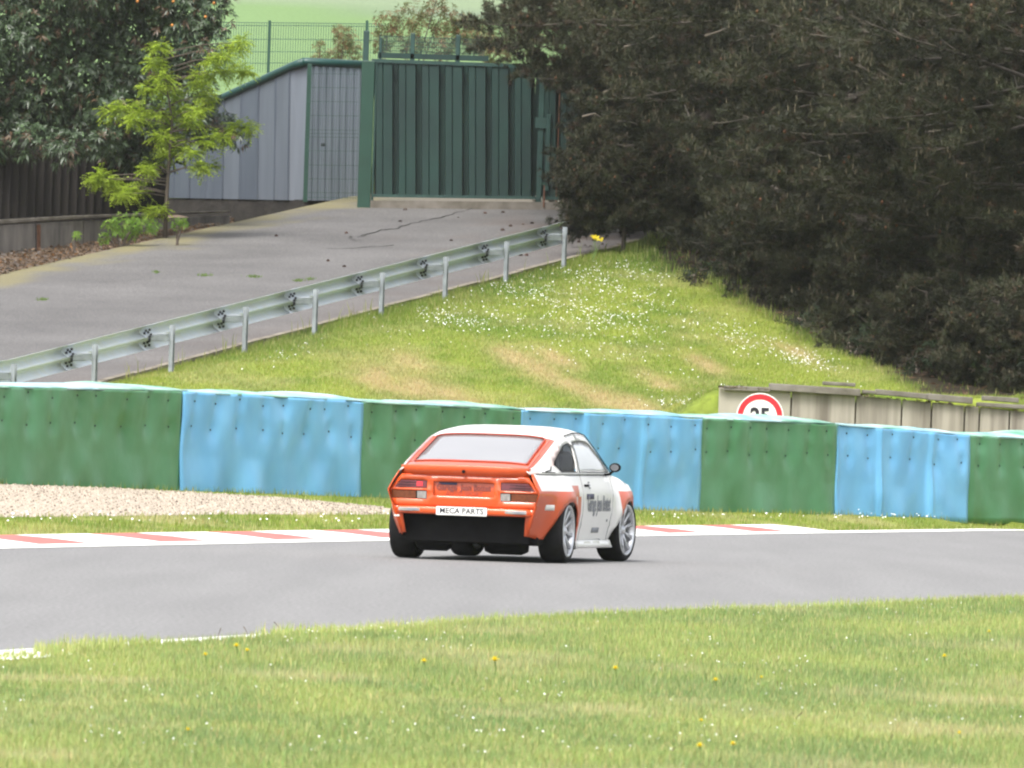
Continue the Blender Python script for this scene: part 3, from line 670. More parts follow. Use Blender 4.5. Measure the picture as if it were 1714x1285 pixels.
# field fence behind the shed
ff = empty('field_fence', tuple(at(449, 118, 232))); tag(ff, 'fine green mesh fence standing along the field behind the shed', 'fence')
mesh_panel('wire_mesh', ff, 300, 448, 36, 120, 232, (36, 41, 64, 85, 104), .055, M['wire'], .010, .012); mesh_panel('wire_mesh', ff, 451, 640, 37.5, 122, 232, (37.5, 42, 65, 86, 105), .055, M['wire'], .010, .012)
for x in (300, 449, 612):
    a, t = at(x, 122, 232), at(x + 2, 34, 232); MB().box(Vector(((a.x + t.x) / 2, 232, (a.z + t.z) / 2 - .2)), (.06, .05, t.z - a.z + .4)).build('post', M['gate_post'], ff)

# ================================================================== LEFT: low wall and wooden fence
lw = empty('low_wall', tuple(at(0, 425, 188.5))); tag(lw, 'low stained concrete wall with pale coping left of the young tree', 'wall')
M['lowwall'] = mat('dirty_low_wall', (.20, .185, .17), .95, var=.3, scale=2.5, c2=(.085, .08, .075), bump=.006, stretch=(2, 2, .5))
LX = [(-380, 389, 452), (-250, 381, 442), (-130, 374, 432), (-20, 369, 424), (60, 364, 418), (140, 360, 412), (220, 357, 403), (300, 355, 392), (384, 352, 380)]
def lp(px, py): return at(px, py, 188.5 + px * .019)
for i in range(len(LX) - 1):
    (x0, t0, b0), (x1, t1, b1) = LX[i], LX[i + 1]; e = Vector((.006, 0, 0))
    o = MB().prism([lp(x0, b0 + 12) + e, lp(x1, b1 + 12) - e, lp(x1, t1 + 9) - e, lp(x0, t0 + 9) + e], (0, .25, 0)).build('wall_block', M['lowwall'], lw)
    th0 = 10 - i * .9; f = Vector((0, -.05, 0))
    o = MB().prism([lp(x0, t0 + th0) + e + f, lp(x1, t1 + th0 - .9) - e + f, lp(x1, t1) - e + f, lp(x0, t0) + e + f], (0, .38, 0)).build('coping_slab', M['wall_pale'] if i < 3 else M['coping'], lw); add_mod_bevel(o, .01)
o = MB().prism([lp(62, 420), lp(68, 420), lp(68, 376), lp(62, 376)], (0, .05, 0)); o = o.build('drain_pipe', M['rust'], lw); o.location.y -= .06
wf = empty('board_fence', tuple(at(0, 372, 192))); tag(wf, 'dark brown wooden board fence under the leafy evergreen on the left', 'fence')
M['board'] = mat('dark_brown_boards', (.015, .011, .009), .9, var=.35, scale=3, c2=(.007, .005, .004), stretch=(3, 3, .4), bump=.003)
for k in range(44):
    x0 = -336 + k * 14; y0 = 372 - x0 * .06; d = 192 + x0 * .012 + (.02 if k % 2 else 0); a, b, t = at(x0, y0, d), at(x0 + 15.5, y0 - .5, d), at(x0 + 6, 232 + random.uniform(-2, 2) - x0 * .02, d)
    MB().prism([a - Vector((0, 0, .3)), b - Vector((0, 0, .3)), Vector((b.x, d, t.z)), Vector((a.x, d, t.z))], (0, .03, 0)).build('board', M['board'], wf)

# ================================================================== VEGETATION
def unit(v): return v / np.maximum(np.linalg.norm(v, axis=-1, keepdims=True), 1e-9)
def blades(name, P, h, w, C, m, label, cat, lean=.35, bend=True):
    """grass: every blade its own tapered, bent sliver"""
    n = len(P); a = rng.uniform(0, 2 * np.pi, n); L = rng.uniform(.05, lean, n) * h; d = np.stack([np.cos(a), np.sin(a), np.zeros(n)], 1)
    f = rng.uniform(-.9, .9, n); s = np.stack([np.cos(f), np.sin(f), np.zeros(n)], 1) * (w / 2)[:, None]; up = np.array((0, 0, 1.0))
    b0, b1 = P - s, P + s; mid = P + up * (h * .55)[:, None] + d * (L * .35)[:, None]; tip = P + up * (h * .95)[:, None] + d * L[:, None]
    if bend:
        V = np.stack([b0, b1, mid + s * .8, mid - s * .8, tip], 1).reshape(-1, 3); k = np.arange(n)[:, None] * 5
        F = np.concatenate([k + np.array((0, 1, 2)), k + np.array((0, 2, 3)), k + np.array((3, 2, 4))], 0); CC = np.repeat(C, 5, 0)
    else:
        V = np.stack([b0, b1, tip], 1).reshape(-1, 3); F = np.arange(3 * n).reshape(-1, 3); CC = np.repeat(C, 3, 0)
    o = link(name, raw_mesh(name, V, F, CC), m); tag(o, label, cat, kind='stuff'); return o
M['grass'] = attr_mat('grass_blades', rough=.6, spec=.25, trans=.35)
def tint(C, amt=.15): return np.clip(C * rng.uniform(1 - amt, 1 + amt, (len(C), 1)) * (1 + rng.normal(0, .05, C.shape)), 0, 1)
def dry_mix(C, p=.12):
    k = rng.random(len(C)) < p; C = C.copy(); C[k] = C[k] * .35 + STRAW * .8; return C
# near verge in the foreground
def frus(n, y0, y1, pw, marg=1.2):
    Y = (y0 ** (1 - pw) + rng.random(n) * (y1 ** (1 - pw) - y0 ** (1 - pw))) ** (1 / (1 - pw)); X = rng.uniform(-1, 1, n) * (Y * 885 / FPX + marg); return X, Y
X, Y = frus(560000, 34, 100, 1.6, 2.2); over = .34 * np.maximum(smooth(56.9, 58.3, Y) * smooth(60.8, 60.0, Y), 1.15 * smooth(62.6, 63.8, Y)); over = np.maximum(over, .27 * smooth(58.0, 57.0, Y)); k = (X > Xn(Y) - .03 - over + .20 * (fbm(X * 2.5, Y * 1.2) - .45)); X, Y = X[k], Y[k]
edge = smooth(1.2, .0, (X - Xn(Y)))
C = cover(X, Y) * 1.02 + np.array((.062, .066, .076)); lush = (edge * .5)[:, None]; C = C * (1 - lush) + (LIME * .95 + .03) * lush
h = (.022 + .026 * rng.random(len(X)) + .03 * fbm(X * 1.4, Y * .7) * (rng.random(len(X)) < .3)) * (1 + .85 * edge * fbm(X * 1.7 + 8, Y * .6)) * (1 - .6 * smooth(1.6, .3, X - Xn(Y)) * np.maximum(smooth(57.4, 56.8, Y), smooth(60.0, 60.6, Y) * smooth(63.6, 62.8, Y)))
PG = np.stack([X, Y, np.maximum(gz(X, Y), .0) - .004], 1); wg = rng.uniform(.004, .0075, len(X)); CG = tint(dry_mix(C, .16)); nr = Y < 50
blades('verge_grass', PG[nr], h[nr], wg[nr], CG[nr], M['grass'], 'nearest mown green and straw coloured grass along the bottom of the picture', 'grass')
blades('verge_grass', PG[~nr], h[~nr] * 1.15, wg[~nr] * 1.6, CG[~nr], M['grass'], 'mown green verge grass along the near edge of the track', 'grass', bend=False)
# far verge between kerb and barrier
n = 120000; X = rng.uniform(-9, 12, n); Y = rng.uniform(92, 150, n); df = (Xf(Y) - X) * .96
gpoly_lo = np.array([(r[0].x, r[0].y) for r in GR]); gpoly_hi = np.array([(r[-1].x, r[-1].y) for r in GR])
lo = np.interp(X, gpoly_lo[:, 0], gpoly_lo[:, 1], right=999); hi_ = np.interp(X, gpoly_hi[:, 0], gpoly_hi[:, 1], right=-999)
kerbw = np.where(Y < 131.2, 1.22, .42); inb = (X < gpoly_lo[-1, 0]) & (Y > lo - .1) & (Y < hi_)
k = (df > kerbw + .12 * (fbm(X * 3, Y * 2) - .3)) & (Y < Yb(X) - .03) & ~(inb & (rng.random(n) > .004)); X, Y = X[k], Y[k]
C = cover(X, Y) * .95; near_b = smooth(1.2, .1, Yb(X) - Y); h = .03 + .035 * rng.random(len(X)) + .05 * fbm(X * 2, Y) ** 2 + .035 * near_b * rng.random(len(X))
blades('far_verge_grass', np.stack([X, Y, gz(X, Y) - .004], 1), h, rng.uniform(.008, .014, len(X)), tint(dry_mix(C, .25)), M['grass'], 'strip of rough grass between the kerb and the safety barrier', 'grass', bend=False)
# bank
n = 430000; X = rng.uniform(-8, 11, n); Y = rng.uniform(130, 196, n); s, q = sq(X, Y)
k = (q > QE + .16 + .16 * (fbm(X * 3, Y) - .4)) & (Y > Yb(X) + 1.0) & ~((X > 2.8) & (Y > 148.5) & (Y < 149.5)); X, Y = X[k], Y[k]; ps = pine_shade(X, Y); k = rng.random(len(X)) > smooth(.35, 1.0, ps) * .95; X, Y, ps = X[k], Y[k], ps[k]
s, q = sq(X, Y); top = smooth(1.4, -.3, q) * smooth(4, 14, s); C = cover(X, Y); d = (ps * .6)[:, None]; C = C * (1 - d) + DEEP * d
h = .035 + .03 * rng.random(len(X)) + .12 * top * fbm(X * 1.5, Y * .7) + (.10 + .20 * smooth(165, 178, Y)) * smooth(.05, .4, ps) * fbm(X * 2, Y)
blades('bank_grass', np.stack([X, Y, gz(X, Y) - .004], 1), h, rng.uniform(.008, .015, len(X)), tint(dry_mix(C, .14)), M['grass'], 'grassy bank with dry streaks below the guard rail', 'grass', bend=False)

ORD = 'first second third fourth fifth sixth seventh eighth ninth tenth eleventh twelfth thirteenth fourteenth fifteenth sixteenth seventeenth eighteenth nineteenth twentieth twenty-first twenty-second twenty-third twenty-fourth'.split()
# ------------------------------------------------------------------ flowers
M['daisy'] = mat('daisy_petals', (.82, .82, .80), .7, var=.05); M['yellow'] = mat('dandelion_yellow', (.90, .74, .03), .7, var=.08, scale=30); M['stem'] = mat('flower_stem', (.10, .17, .03), .7)
def daisies(name, P, r0, r1, label):
    n = len(P); t = np.arange(6) * np.pi / 3; r = rng.uniform(r0, r1, n); tilt = rng.uniform(.25, .9, n); az = rng.normal(-np.pi / 2, .7, n)
    nrm = np.stack([np.cos(az) * np.sin(tilt), np.sin(az) * np.sin(tilt), np.cos(tilt)], 1); e1 = unit(np.cross(nrm, np.array((.3, .1, .9)))); e2 = np.cross(nrm, e1)
    V = P[:, None, :] + (e1[:, None, :] * np.cos(t)[None, :, None] + e2[:, None, :] * np.sin(t)[None, :, None]) * r[:, None, None] + nrm[:, None, :] * (r * .25)[:, None, None]
    V = np.concatenate([P[:, None, :], V], 1).reshape(-1, 3); k = np.arange(n)[:, None] * 7
    F = np.concatenate([k + np.array((0, 1 + i, 1 + (i + 1) % 6)) for i in range(6)], 0)
    o = link(name, raw_mesh(name, V, F), M['daisy']); tag(o, label, 'daisies', kind='stuff')
def scatter_px(cl, n):
    out = []
    for (cx, cy, rx, ry, w, ang) in cl:
        m = int(n * w); a = rng.normal(0, .5, m); b = rng.normal(0, .5, m); c, s = math.cos(R(ang)), math.sin(R(ang))
        out.append(np.stack([cx + a * rx * c - b * ry * s, cy + a * rx * s + b * ry * c], 1))
    return np.concatenate(out)
cl = [(760, 540, 70, 16, .10, 12), (900, 500, 120, 30, .16, 15), (1030, 490, 120, 35, .20, 20), (900, 560, 180, 35, .10, 15), (1020, 545, 90, 22, .12, 15), (1060, 455, 60, 25, .05, 25), (1230, 570, 90, 25, .10, 20), (1350, 610, 70, 18, .11, 18), (1000, 570, 300, 70, .10, 15), (480, 600, 60, 14, .02, -12), (1130, 680, 50, 10, .03, 0), (640, 560, 200, 50, .02, 0)]
pp = scatter_px(cl, 1500); pp = pp[(pp[:, 1] > 440) & (pp[:, 1] < 690)]; H = hits(pp[:, 0], pp[:, 1]); s, q = sq(H[:, 0], H[:, 1]); H = H[(q > -.2) & (H[:, 1] > 130)]; H[:, 2] += .075
daisies('bank_daisies', H, .0055, .012, 'drifts of small white daisies scattered over the green bank')
px = rng.uniform(0, 1714, 900); py = rng.uniform(1012, 1283, 900); k = (fbm(px / 130, py / 45) > .62) | (rng.random(900) < .12); H = hits(px[k], py[k]); H = H[H[:, 0] > Xn(H[:, 1]) + .05]; H[:, 2] += .05
pe = np.linspace(150, 1700, 70); ee = np.array([(float(Xn(y)) + .06 + random.random() * .15, y) for y in rng.uniform(57, 84, 46)]); He = np.column_stack([ee, gz(ee[:, 0], ee[:, 1]) + .075]); H = np.concatenate([H, He])
daisies('verge_daisies', H, .0024, .0045, 'small white daisies dotted through the foreground verge')
px = np.concatenate([rng.uniform(0, 660, 60), rng.uniform(1080, 1714, 60), rng.uniform(1425, 1445, 8), rng.uniform(1640, 1660, 5)]); py = np.concatenate([rng.uniform(866, 884, 60), rng.uniform(868, 876, 60), np.full(8, 862.), np.full(5, 869.)]); H = hits(px, py); H[:, 2] += .07
daisies('far_verge_daisies', H, .007, .014, 'white daisies in the rough strip by the kerb')
def dandelion_mesh():
    mb = MB(); vs = []; fs = []
    for ring, (r, z, n) in enumerate(((.009, .012, 9), (.016, .006, 11), (.020, 0, 13))):
        for k in range(n):
            t = 2 * math.pi * k / n + ring; d = Vector((math.cos(t), math.sin(t), 0)); e = Vector((-d.y, d.x, 0)) * .0035
            mb.add([Vector((0, 0, .05 + z * .3)) + e, Vector((0, 0, .05 + z * .3)) - e, d * r + Vector((0, 0, .052 + z))], [(0, 1, 2)])
    return mb.mesh('flower_head', fix=False)
dh = dandelion_mesh(); ds = MB().tube([(0, 0, 0), (.004, 0, .03), (0, 0, .052)], .002, 4).mesh('stem')
for i, (px, py, sc) in enumerate(sorted(((395, 1101, 1.0), (343, 1112, .8), (413, 1103, .8), (709, 1128, 1.0), (827, 1134, 1.3), (314, 1236, .6), (1029, 1140, 1.0), (1197, 1157, .9), (1274, 1145, .6), (1580, 1115, .9), (1655, 1067, .7), (1226, 1267, .8), (1173, 1220, .6), (1605, 1240, .6), (1170, 1275, .9)))):
    p = hit(px, py + 6); d = empty('dandelion', tuple(p)); d.scale = (sc * 1.5,) * 3; tag(d, 'yellow dandelion in the foreground verge, %s from the left' % ORD[i], 'flower', 'dandelions in the foreground verge'); link('flower_head', dh, M['yellow'], d); link('stem', ds, M['stem'], d)
# dark dry seed stalks in the near verge
stm = mat('dry_stalk', (.09, .06, .03), .8); M['stalk'] = stm
mb = MB()
for px, py, hh in ((362, 1072, .10), (415, 1064, .09), (465, 1056, .09), (840, 1185, .07), (1333, 1205, .06), (1300, 1147, .05), (1390, 1090, .06), (1492, 1240, .05), (913, 1172, .06), (1124, 1262, .05)):
    p = hit(px, py + 10); mb.tube([p, p + Vector((random.uniform(-.01, .01), 0, hh * .6)), p + Vector((random.uniform(-.03, .03), 0, hh))], [.002, .002, .0035], 4)
o = mb.build('seed_stalks', M['stalk']); tag(o, 'thin dark seed stalks poking out of the foreground grass', 'stalks', kind='stuff')

# ------------------------------------------------------------------ leaf clouds
def leaf_quads(P, D, N, L, W, droop, C):
    """leaf-shaped folded faces: base P, direction D, face normal N, length L, width W"""
    S = unit(np.cross(D, N)); N = np.cross(S, D); n = len(P); L = L[:, None]; W = W[:, None]; g = np.array((0, 0, -1.0))
    m1 = P + D * L * .38; m2 = P + D * L * .72 + g * L * droop * .35; tip = P + D * L + g * L * droop
    mm = (m1 + m2) * .5; V = np.stack([P, mm + S * W * .5 + N * W * .14, tip, mm - S * W * .5 + N * W * .14, mm], 1).reshape(-1, 3); k = np.arange(n)[:, None] * 5
    F = np.concatenate([k + np.array(t) for t in ((0, 1, 4), (1, 2, 4), (2, 3, 4), (3, 0, 4))], 0)
    return V, F, np.repeat(C, 5, 0)
def tree_obj(name, base, label, cat, group=None):
    o = empty(name, tuple(base)); tag(o, label, cat, group); return o
def leaves_obj(name, V, F, C, m, par): 
    return link(name, raw_mesh(name, V - np.array(origin(par)), F, C), m, par)
M['gloss_leaf'] = attr_mat('glossy_leaves', rough=.38, spec=.5, trans=.12); M['soft_leaf'] = attr_mat('soft_leaves', rough=.6, spec=.3, trans=.5)
M['bark'] = mat('grey_brown_bark', (.12, .095, .075), .9, var=.3, scale=8, c2=(.06, .048, .038), bump=.006, bscale=20, stretch=(1, 1, .4))
def rosette_cloud(cen, rad, n, seed, cols, L=(.13, .21), per=8, shell=.55, droop=.35, open_=.55):
    r = np.random.default_rng(seed); cen = np.array(cen, float); rad = np.array(rad, float); w = rad.prod(1) ** (2 / 3.); w /= w.sum(); idx = r.choice(len(cen), n, p=w)
    d = unit(r.normal(0, 1, (n, 3))); rr = (shell + (1 - shell) * r.random(n) ** .5) * (.86 + .28 * r.random(n)); P = cen[idx] + d * rad[idx] * rr[:, None]
    ax = unit(d + r.normal(0, .35, (n, 3)) + np.array((0, -.15, .35)))
    e1 = unit(np.cross(ax, r.normal(0, 1, (n, 3)))); e2 = np.cross(ax, e1); Vs = []; base = 0; out = []
    cidx = r.random(n)
    tone = .75 + .5 * r.random(n); A = []; 
    for k in range(per):
        t = 2 * np.pi * k / per + r.uniform(-.3, .3, n); o = (e1 * np.cos(t)[:, None] + e2 * np.sin(t)[:, None]); D = unit(o * open_ * r.uniform(.8, 1.5, n)[:, None] + ax * r.uniform(.15, .7, n)[:, None]); N = unit(ax - o * .3)
        c = np.where((cidx < cols[2])[:, None], np.array(cols[1]), np.array(cols[0])) * tone[:, None] * r.uniform(.8, 1.2, (n, 1))
        A.append((P, D, N, r.uniform(*L, n), r.uniform(.20, .30, n), c))
    P, D, N, LL, WW, C = (np.concatenate([a[i] for a in A]) for i in range(6))
    return leaf_quads(P, D, N, LL, LL * WW, droop * 1.0, C)
# big evergreen with large drooping leaves on the left
ev = tree_obj('evergreen_tree', hit(100, 372) + Vector((0, 3, 0)), 'large dark evergreen with long glossy leaves in the upper left', 'tree')
blob = [(40, 60, 70), (-60, 90, 80), (130, 40, 75), (230, 30, 70), (310, 30, 55), (350, 20, 45), (60, 150, 70), (150, 130, 70), (230, 120, 62), (300, 110, 50), (345, 75, 40), (-40, 180, 60), (30, 200, 50), (120, 200, 55), (190, 190, 50), (240, 200, 45), (310, 190, 45), (360, 215, 38), (395, 225, 26), (330, 160, 36), (-90, 235, 40), (-20, 240, 36), (50, 238, 38), (110, 245, 36), (170, 240, 36), (220, 250, 40), (265, 245, 36), (240, 285, 26), (-120, 20, 90), (20, -40, 90), (140, -50, 90), (260, -50, 80), (340, -30, 50), (-120, 160, 70), (-200, 90, 90), (-230, 170, 80), (-210, 0, 90), (80, -140, 90), (220, -140, 90), (-60, -100, 90)]
cen = []; rad = []
for x, y_, r in blob:
    d = (193.5 if not 234 < y_ < 290 or x > 180 else 191.6) + random.uniform(-.6, .9) * (1 if y_ < 234 else .3); p = at(x, y_, d); cen.append(tuple(p)); rr = r / 91.5; rad.append((rr, rr * .9, rr * .85))
V, F, C = rosette_cloud(cen, rad, 11500, 3, ((.040, .066, .029), (.115, .075, .045), .10), L=(.10, .165), per=7, shell=.3)
leaves_obj('crown', V, F, C, M['gloss_leaf'], ev)
mb = MB(); b0 = origin(ev)
for k in range(9):
    c = Vector(cen[random.randrange(len(cen))]); mb.tube([b0 + Vector((random.uniform(-.3, .3), 0, -.2)), b0.lerp(c, .4) + Vector((0, 0, .4)), c], [.07, .05, .02], 6)
mb.build('trunk', M['bark'], ev)
mb = MB(); fr = []
for px, py in ((344, 28), (288, 42), (230, 2), (290, 2), (358, 5)):
    p = at(px, py, 192.3); mb2 = MB(); mb2.lathe([(0, -.03), (.022, -.02), (.03, 0), (.02, .022), (0, .03)], 7, 'z', p).build('fruit', mat('orange_fruit', (.42, .17, .03), .6), ev, smooth_=True)
# brown-leaved shrubs behind the gate
def shrub(label, blobs, Yd, n, cols, seed, L=(.06, .11), per=5, base=None, m='soft_leaf', name='shrub', grp=None, dy=.6):
    cen = []; rad = []
    for x, y_, r in blobs:
        p = at(x, y_, Yd + random.uniform(-dy, dy)); cen.append(tuple(p)); rr = r * Yd / FPX; rad.append((rr, rr, rr * .9))
    bp = Vector(base) if base else Vector((cen[0][0], Yd, float(gz(cen[0][0], Yd)))); o = tree_obj(name, bp, label, 'shrub', grp)
    V, F, C = rosette_cloud(cen, rad, n, seed, cols, L=L, per=per, shell=.2, droop=.2, open_=.9); leaves_obj('foliage', V, F, C, M[m], o)
    mb = MB()
    for c in cen: mb.tube([bp + Vector((random.uniform(-.1, .1), 0, -.1)), bp.lerp(Vector(c), .5) + Vector((random.uniform(-.1, .1), 0, .1)), Vector(c)], [.03, .018, .007], 5)
    mb.build('stem', M['bark'], o); return o
shrub('dark leaf screen added to fill the gaps behind the large evergreen', [(x_, y_, 80) for x_ in range(-230, 330, 70) for y_ in (-40, 40, 120, 190)] + [(300, 230, 50), (250, 270, 40)], 198.0, 1300, ((.020, .034, .014), (.03, .03, .015), .2), 77, L=(.22, .34), per=5, name='hedge')  # unseen dark leaves, added to block the bright gaps in the crown
BR = ((.115, .125, .045), (.20, .115, .06), .4)
shrub('small brown and green shrub behind the field fence left of the gate', [(575, 62, 22), (585, 85, 24), (560, 92, 14), (565, 50, 12)], 230, 260, BR, 5)
shrub('thin brown twiggy shrub by the field fence post', [(535, 75, 11), (540, 92, 12), (530, 98, 9)], 229, 70, BR, 6)
shrub('wide russet-leaved shrub rising behind the top of the gate', [(650, 40, 28), (690, 28, 32), (735, 30, 36), (770, 50, 34), (640, 70, 22), (690, 70, 28), (740, 78, 26), (800, 60, 40), (830, 90, 36), (870, 60, 40), (730, 0, 20)], 212, 1150, BR, 8, L=(.07, .13))
# young bright tree
yt_b = hit(276, 402); yt_b.z -= .03
yt = tree_obj('young_tree', yt_b, 'slender young tree with bright lime leaves beside the service road', 'tree')
clumps = [(268, 78, 16), (262, 105, 20), (275, 130, 22), (250, 148, 18), (285, 155, 18), (235, 185, 24), (205, 180, 20), (182, 187, 12), (268, 190, 24), (225, 200, 18), (300, 185, 20), (345, 160, 22), (330, 185, 22), (320, 205, 20), (338, 125, 20), (355, 105, 20), (375, 95, 20), (392, 78, 18), (405, 70, 12), (370, 122, 18), (395, 118, 18), (412, 120, 12), (330, 140, 16), (285, 215, 22), (270, 232, 20), (300, 238, 22), (285, 255, 18), (320, 255, 16), (345, 235, 18), (372, 228, 16), (395, 210, 15), (418, 213, 13), (255, 278, 14), (245, 285, 10), (350, 278, 14), (335, 282, 12), (175, 300, 18), (195, 312, 18), (215, 318, 14), (235, 318, 12), (165, 293, 12), (158, 300, 9), (205, 325, 12), (250, 352, 8), (268, 348, 8)]
A = []; mb = MB(); top = at(270, 82, yt_b.y); spine = [yt_b, at(279, 330, yt_b.y), at(283, 270, yt_b.y + .05), at(288, 200, yt_b.y), at(278, 140, yt_b.y - .05), top]
mb.tube(spine, [.045, .034, .028, .022, .014, .005], 7)
r = np.random.default_rng(11)
for ci, (x, y_, rp) in enumerate(clumps):
    rr = rp / 94.0; c = at(x, y_, yt_b.y + r.uniform(-.55, .55)); frac = np.clip((402 - y_ - rp * .8) / 330., .1, .98); j = frac * 5; i0 = int(min(4, j)); st = spine[i0].lerp(spine[i0 + 1], j - i0)
    mb.tube([st, st.lerp(c, .5) + Vector((0, 0, .05)), c], [.014, .009, .004], 5)
    nf = int(20 + rp * 2.0)
    for k in range(nf):                      # fronds with paired leaflets
        d = unit(r.normal(0, 1, 3) * np.array((1, 1, .55)) + np.array((0, -.1, .12))); o = np.array(c) + d * rr * r.uniform(.0, .75); dd = unit(d + r.normal(0, .35, 3)); sd = unit(np.cross(dd, np.array((0, 0, 1.0)) + r.normal(0, .15, 3))); Lf = r.uniform(.12, .22); tone = r.uniform(.75, 1.25)
        for t in np.linspace(.15, 1, 6):
            for sgn in (-1, 1):
                A.append((o + dd * Lf * t + np.array((0, 0, -.06 * t * t)), unit(sd * sgn + dd * .5 + np.array((0, 0, -.25))), r.uniform(.045, .07), tone))
P = np.array([a[0] for a in A]); D = np.array([a[1] for a in A]); L = np.array([a[2] for a in A]); tn = np.array([a[3] for a in A]); C = np.array((.315, .42, .045)) * tn[:, None] * r.uniform(.85, 1.15, (len(A), 1))
N = unit(np.array((0, 0, 1.0)) + r.normal(0, .35, (len(A), 3))); V, F, CC = leaf_quads(P, D, N, L, L * .42, .1, C)
leaves_obj('crown', V, F, CC, M['soft_leaf'], yt); mb.build('trunk', M['bark'], yt, smooth_=True)
# low weeds under it
WD = ((.15, .28, .03), (.20, .30, .05), .3)
shrub('bright green weeds at the foot of the young tree', [(205, 376, 22), (235, 373, 20), (185, 378, 14), (255, 378, 14), (215, 392, 16), (175, 398, 10)], 188.3, 230, WD, 15, L=(.05, .10), name='weed_patch', dy=.25)
shrub('small green weed right of the young tree trunk', [(298, 375, 11), (308, 374, 8)], 188.6, 36, WD, 16, L=(.05, .09), name='weed_patch', dy=.15)
shrub('lone pale weed sprout in front of the low wall', [(130, 392, 7), (126, 398, 5)], 187.6, 14, WD, 17, L=(.05, .09), name='weed_patch', dy=.1)
for i, (x, y_, w) in enumerate(((342, 465, 12), (425, 467, 16), (72, 505, 10), (500, 474, 9), (520, 472, 8), (262, 460, 5))):
    p = hit(x, y_); mb = MB(); n = 40 + w * 4; 
    P = np.array([(p.x + random.gauss(0, w / 190.), p.y + random.gauss(0, .12), p.z) for _ in range(n)]); P[:, 2] = np.array([float(zd(sq(a, b)[0])) for a, b in P[:, :2]])
    o = blades('weed_tuft', P, rng.uniform(.02, .06, n), rng.uniform(.01, .016, n), tint(np.tile(np.array((.13, .20, .05)), (n, 1))), M['grass'], ('low green weeds sprouting from the asphalt %s' % ('left of the rail', 'in the middle of the service road', 'near the left picture edge', 'beside the rail', 'just left of a rail joint', 'as a tiny sprig')[i]), 'weeds', bend=False)
# leaf and bark litter below the low wall
n = 5200; px = rng.uniform(-20, 390, n); t = rng.random(n); lo_ = np.interp(px, [-20, 130, 250, 390], [470, 430, 402, 372]); hi_ = np.interp(px, [-20, 0, 220, 390], [424, 420, 398, 366]); H = hits(px, hi_ + (lo_ - hi_) * t)
D = unit(rng.normal(0, 1, (n, 3)) * np.array((1, 1, .35))); N = unit(np.array((0, 0, 1.)) + rng.normal(0, .5, (n, 3))); L = rng.uniform(.05, .12, n); C = np.array((.17, .115, .075)) * rng.uniform(.35, 1.4, (n, 1)) * np.array((1, 1, 1)); C[rng.random(n) < .2] = (.19, .165, .145); C[rng.random(n) < .05] = (.24, .12, .045); H[:, 2] += rng.uniform(.01, .06, n)
V, F, CC = leaf_quads(H, D, N, L, L * .45, .1, C); o = link('leaf_litter', raw_mesh('leaf_litter', V, F, CC), M['soft_leaf']); tag(o, 'brown leaf and bark litter between the low wall and the service road', 'litter', kind='stuff')

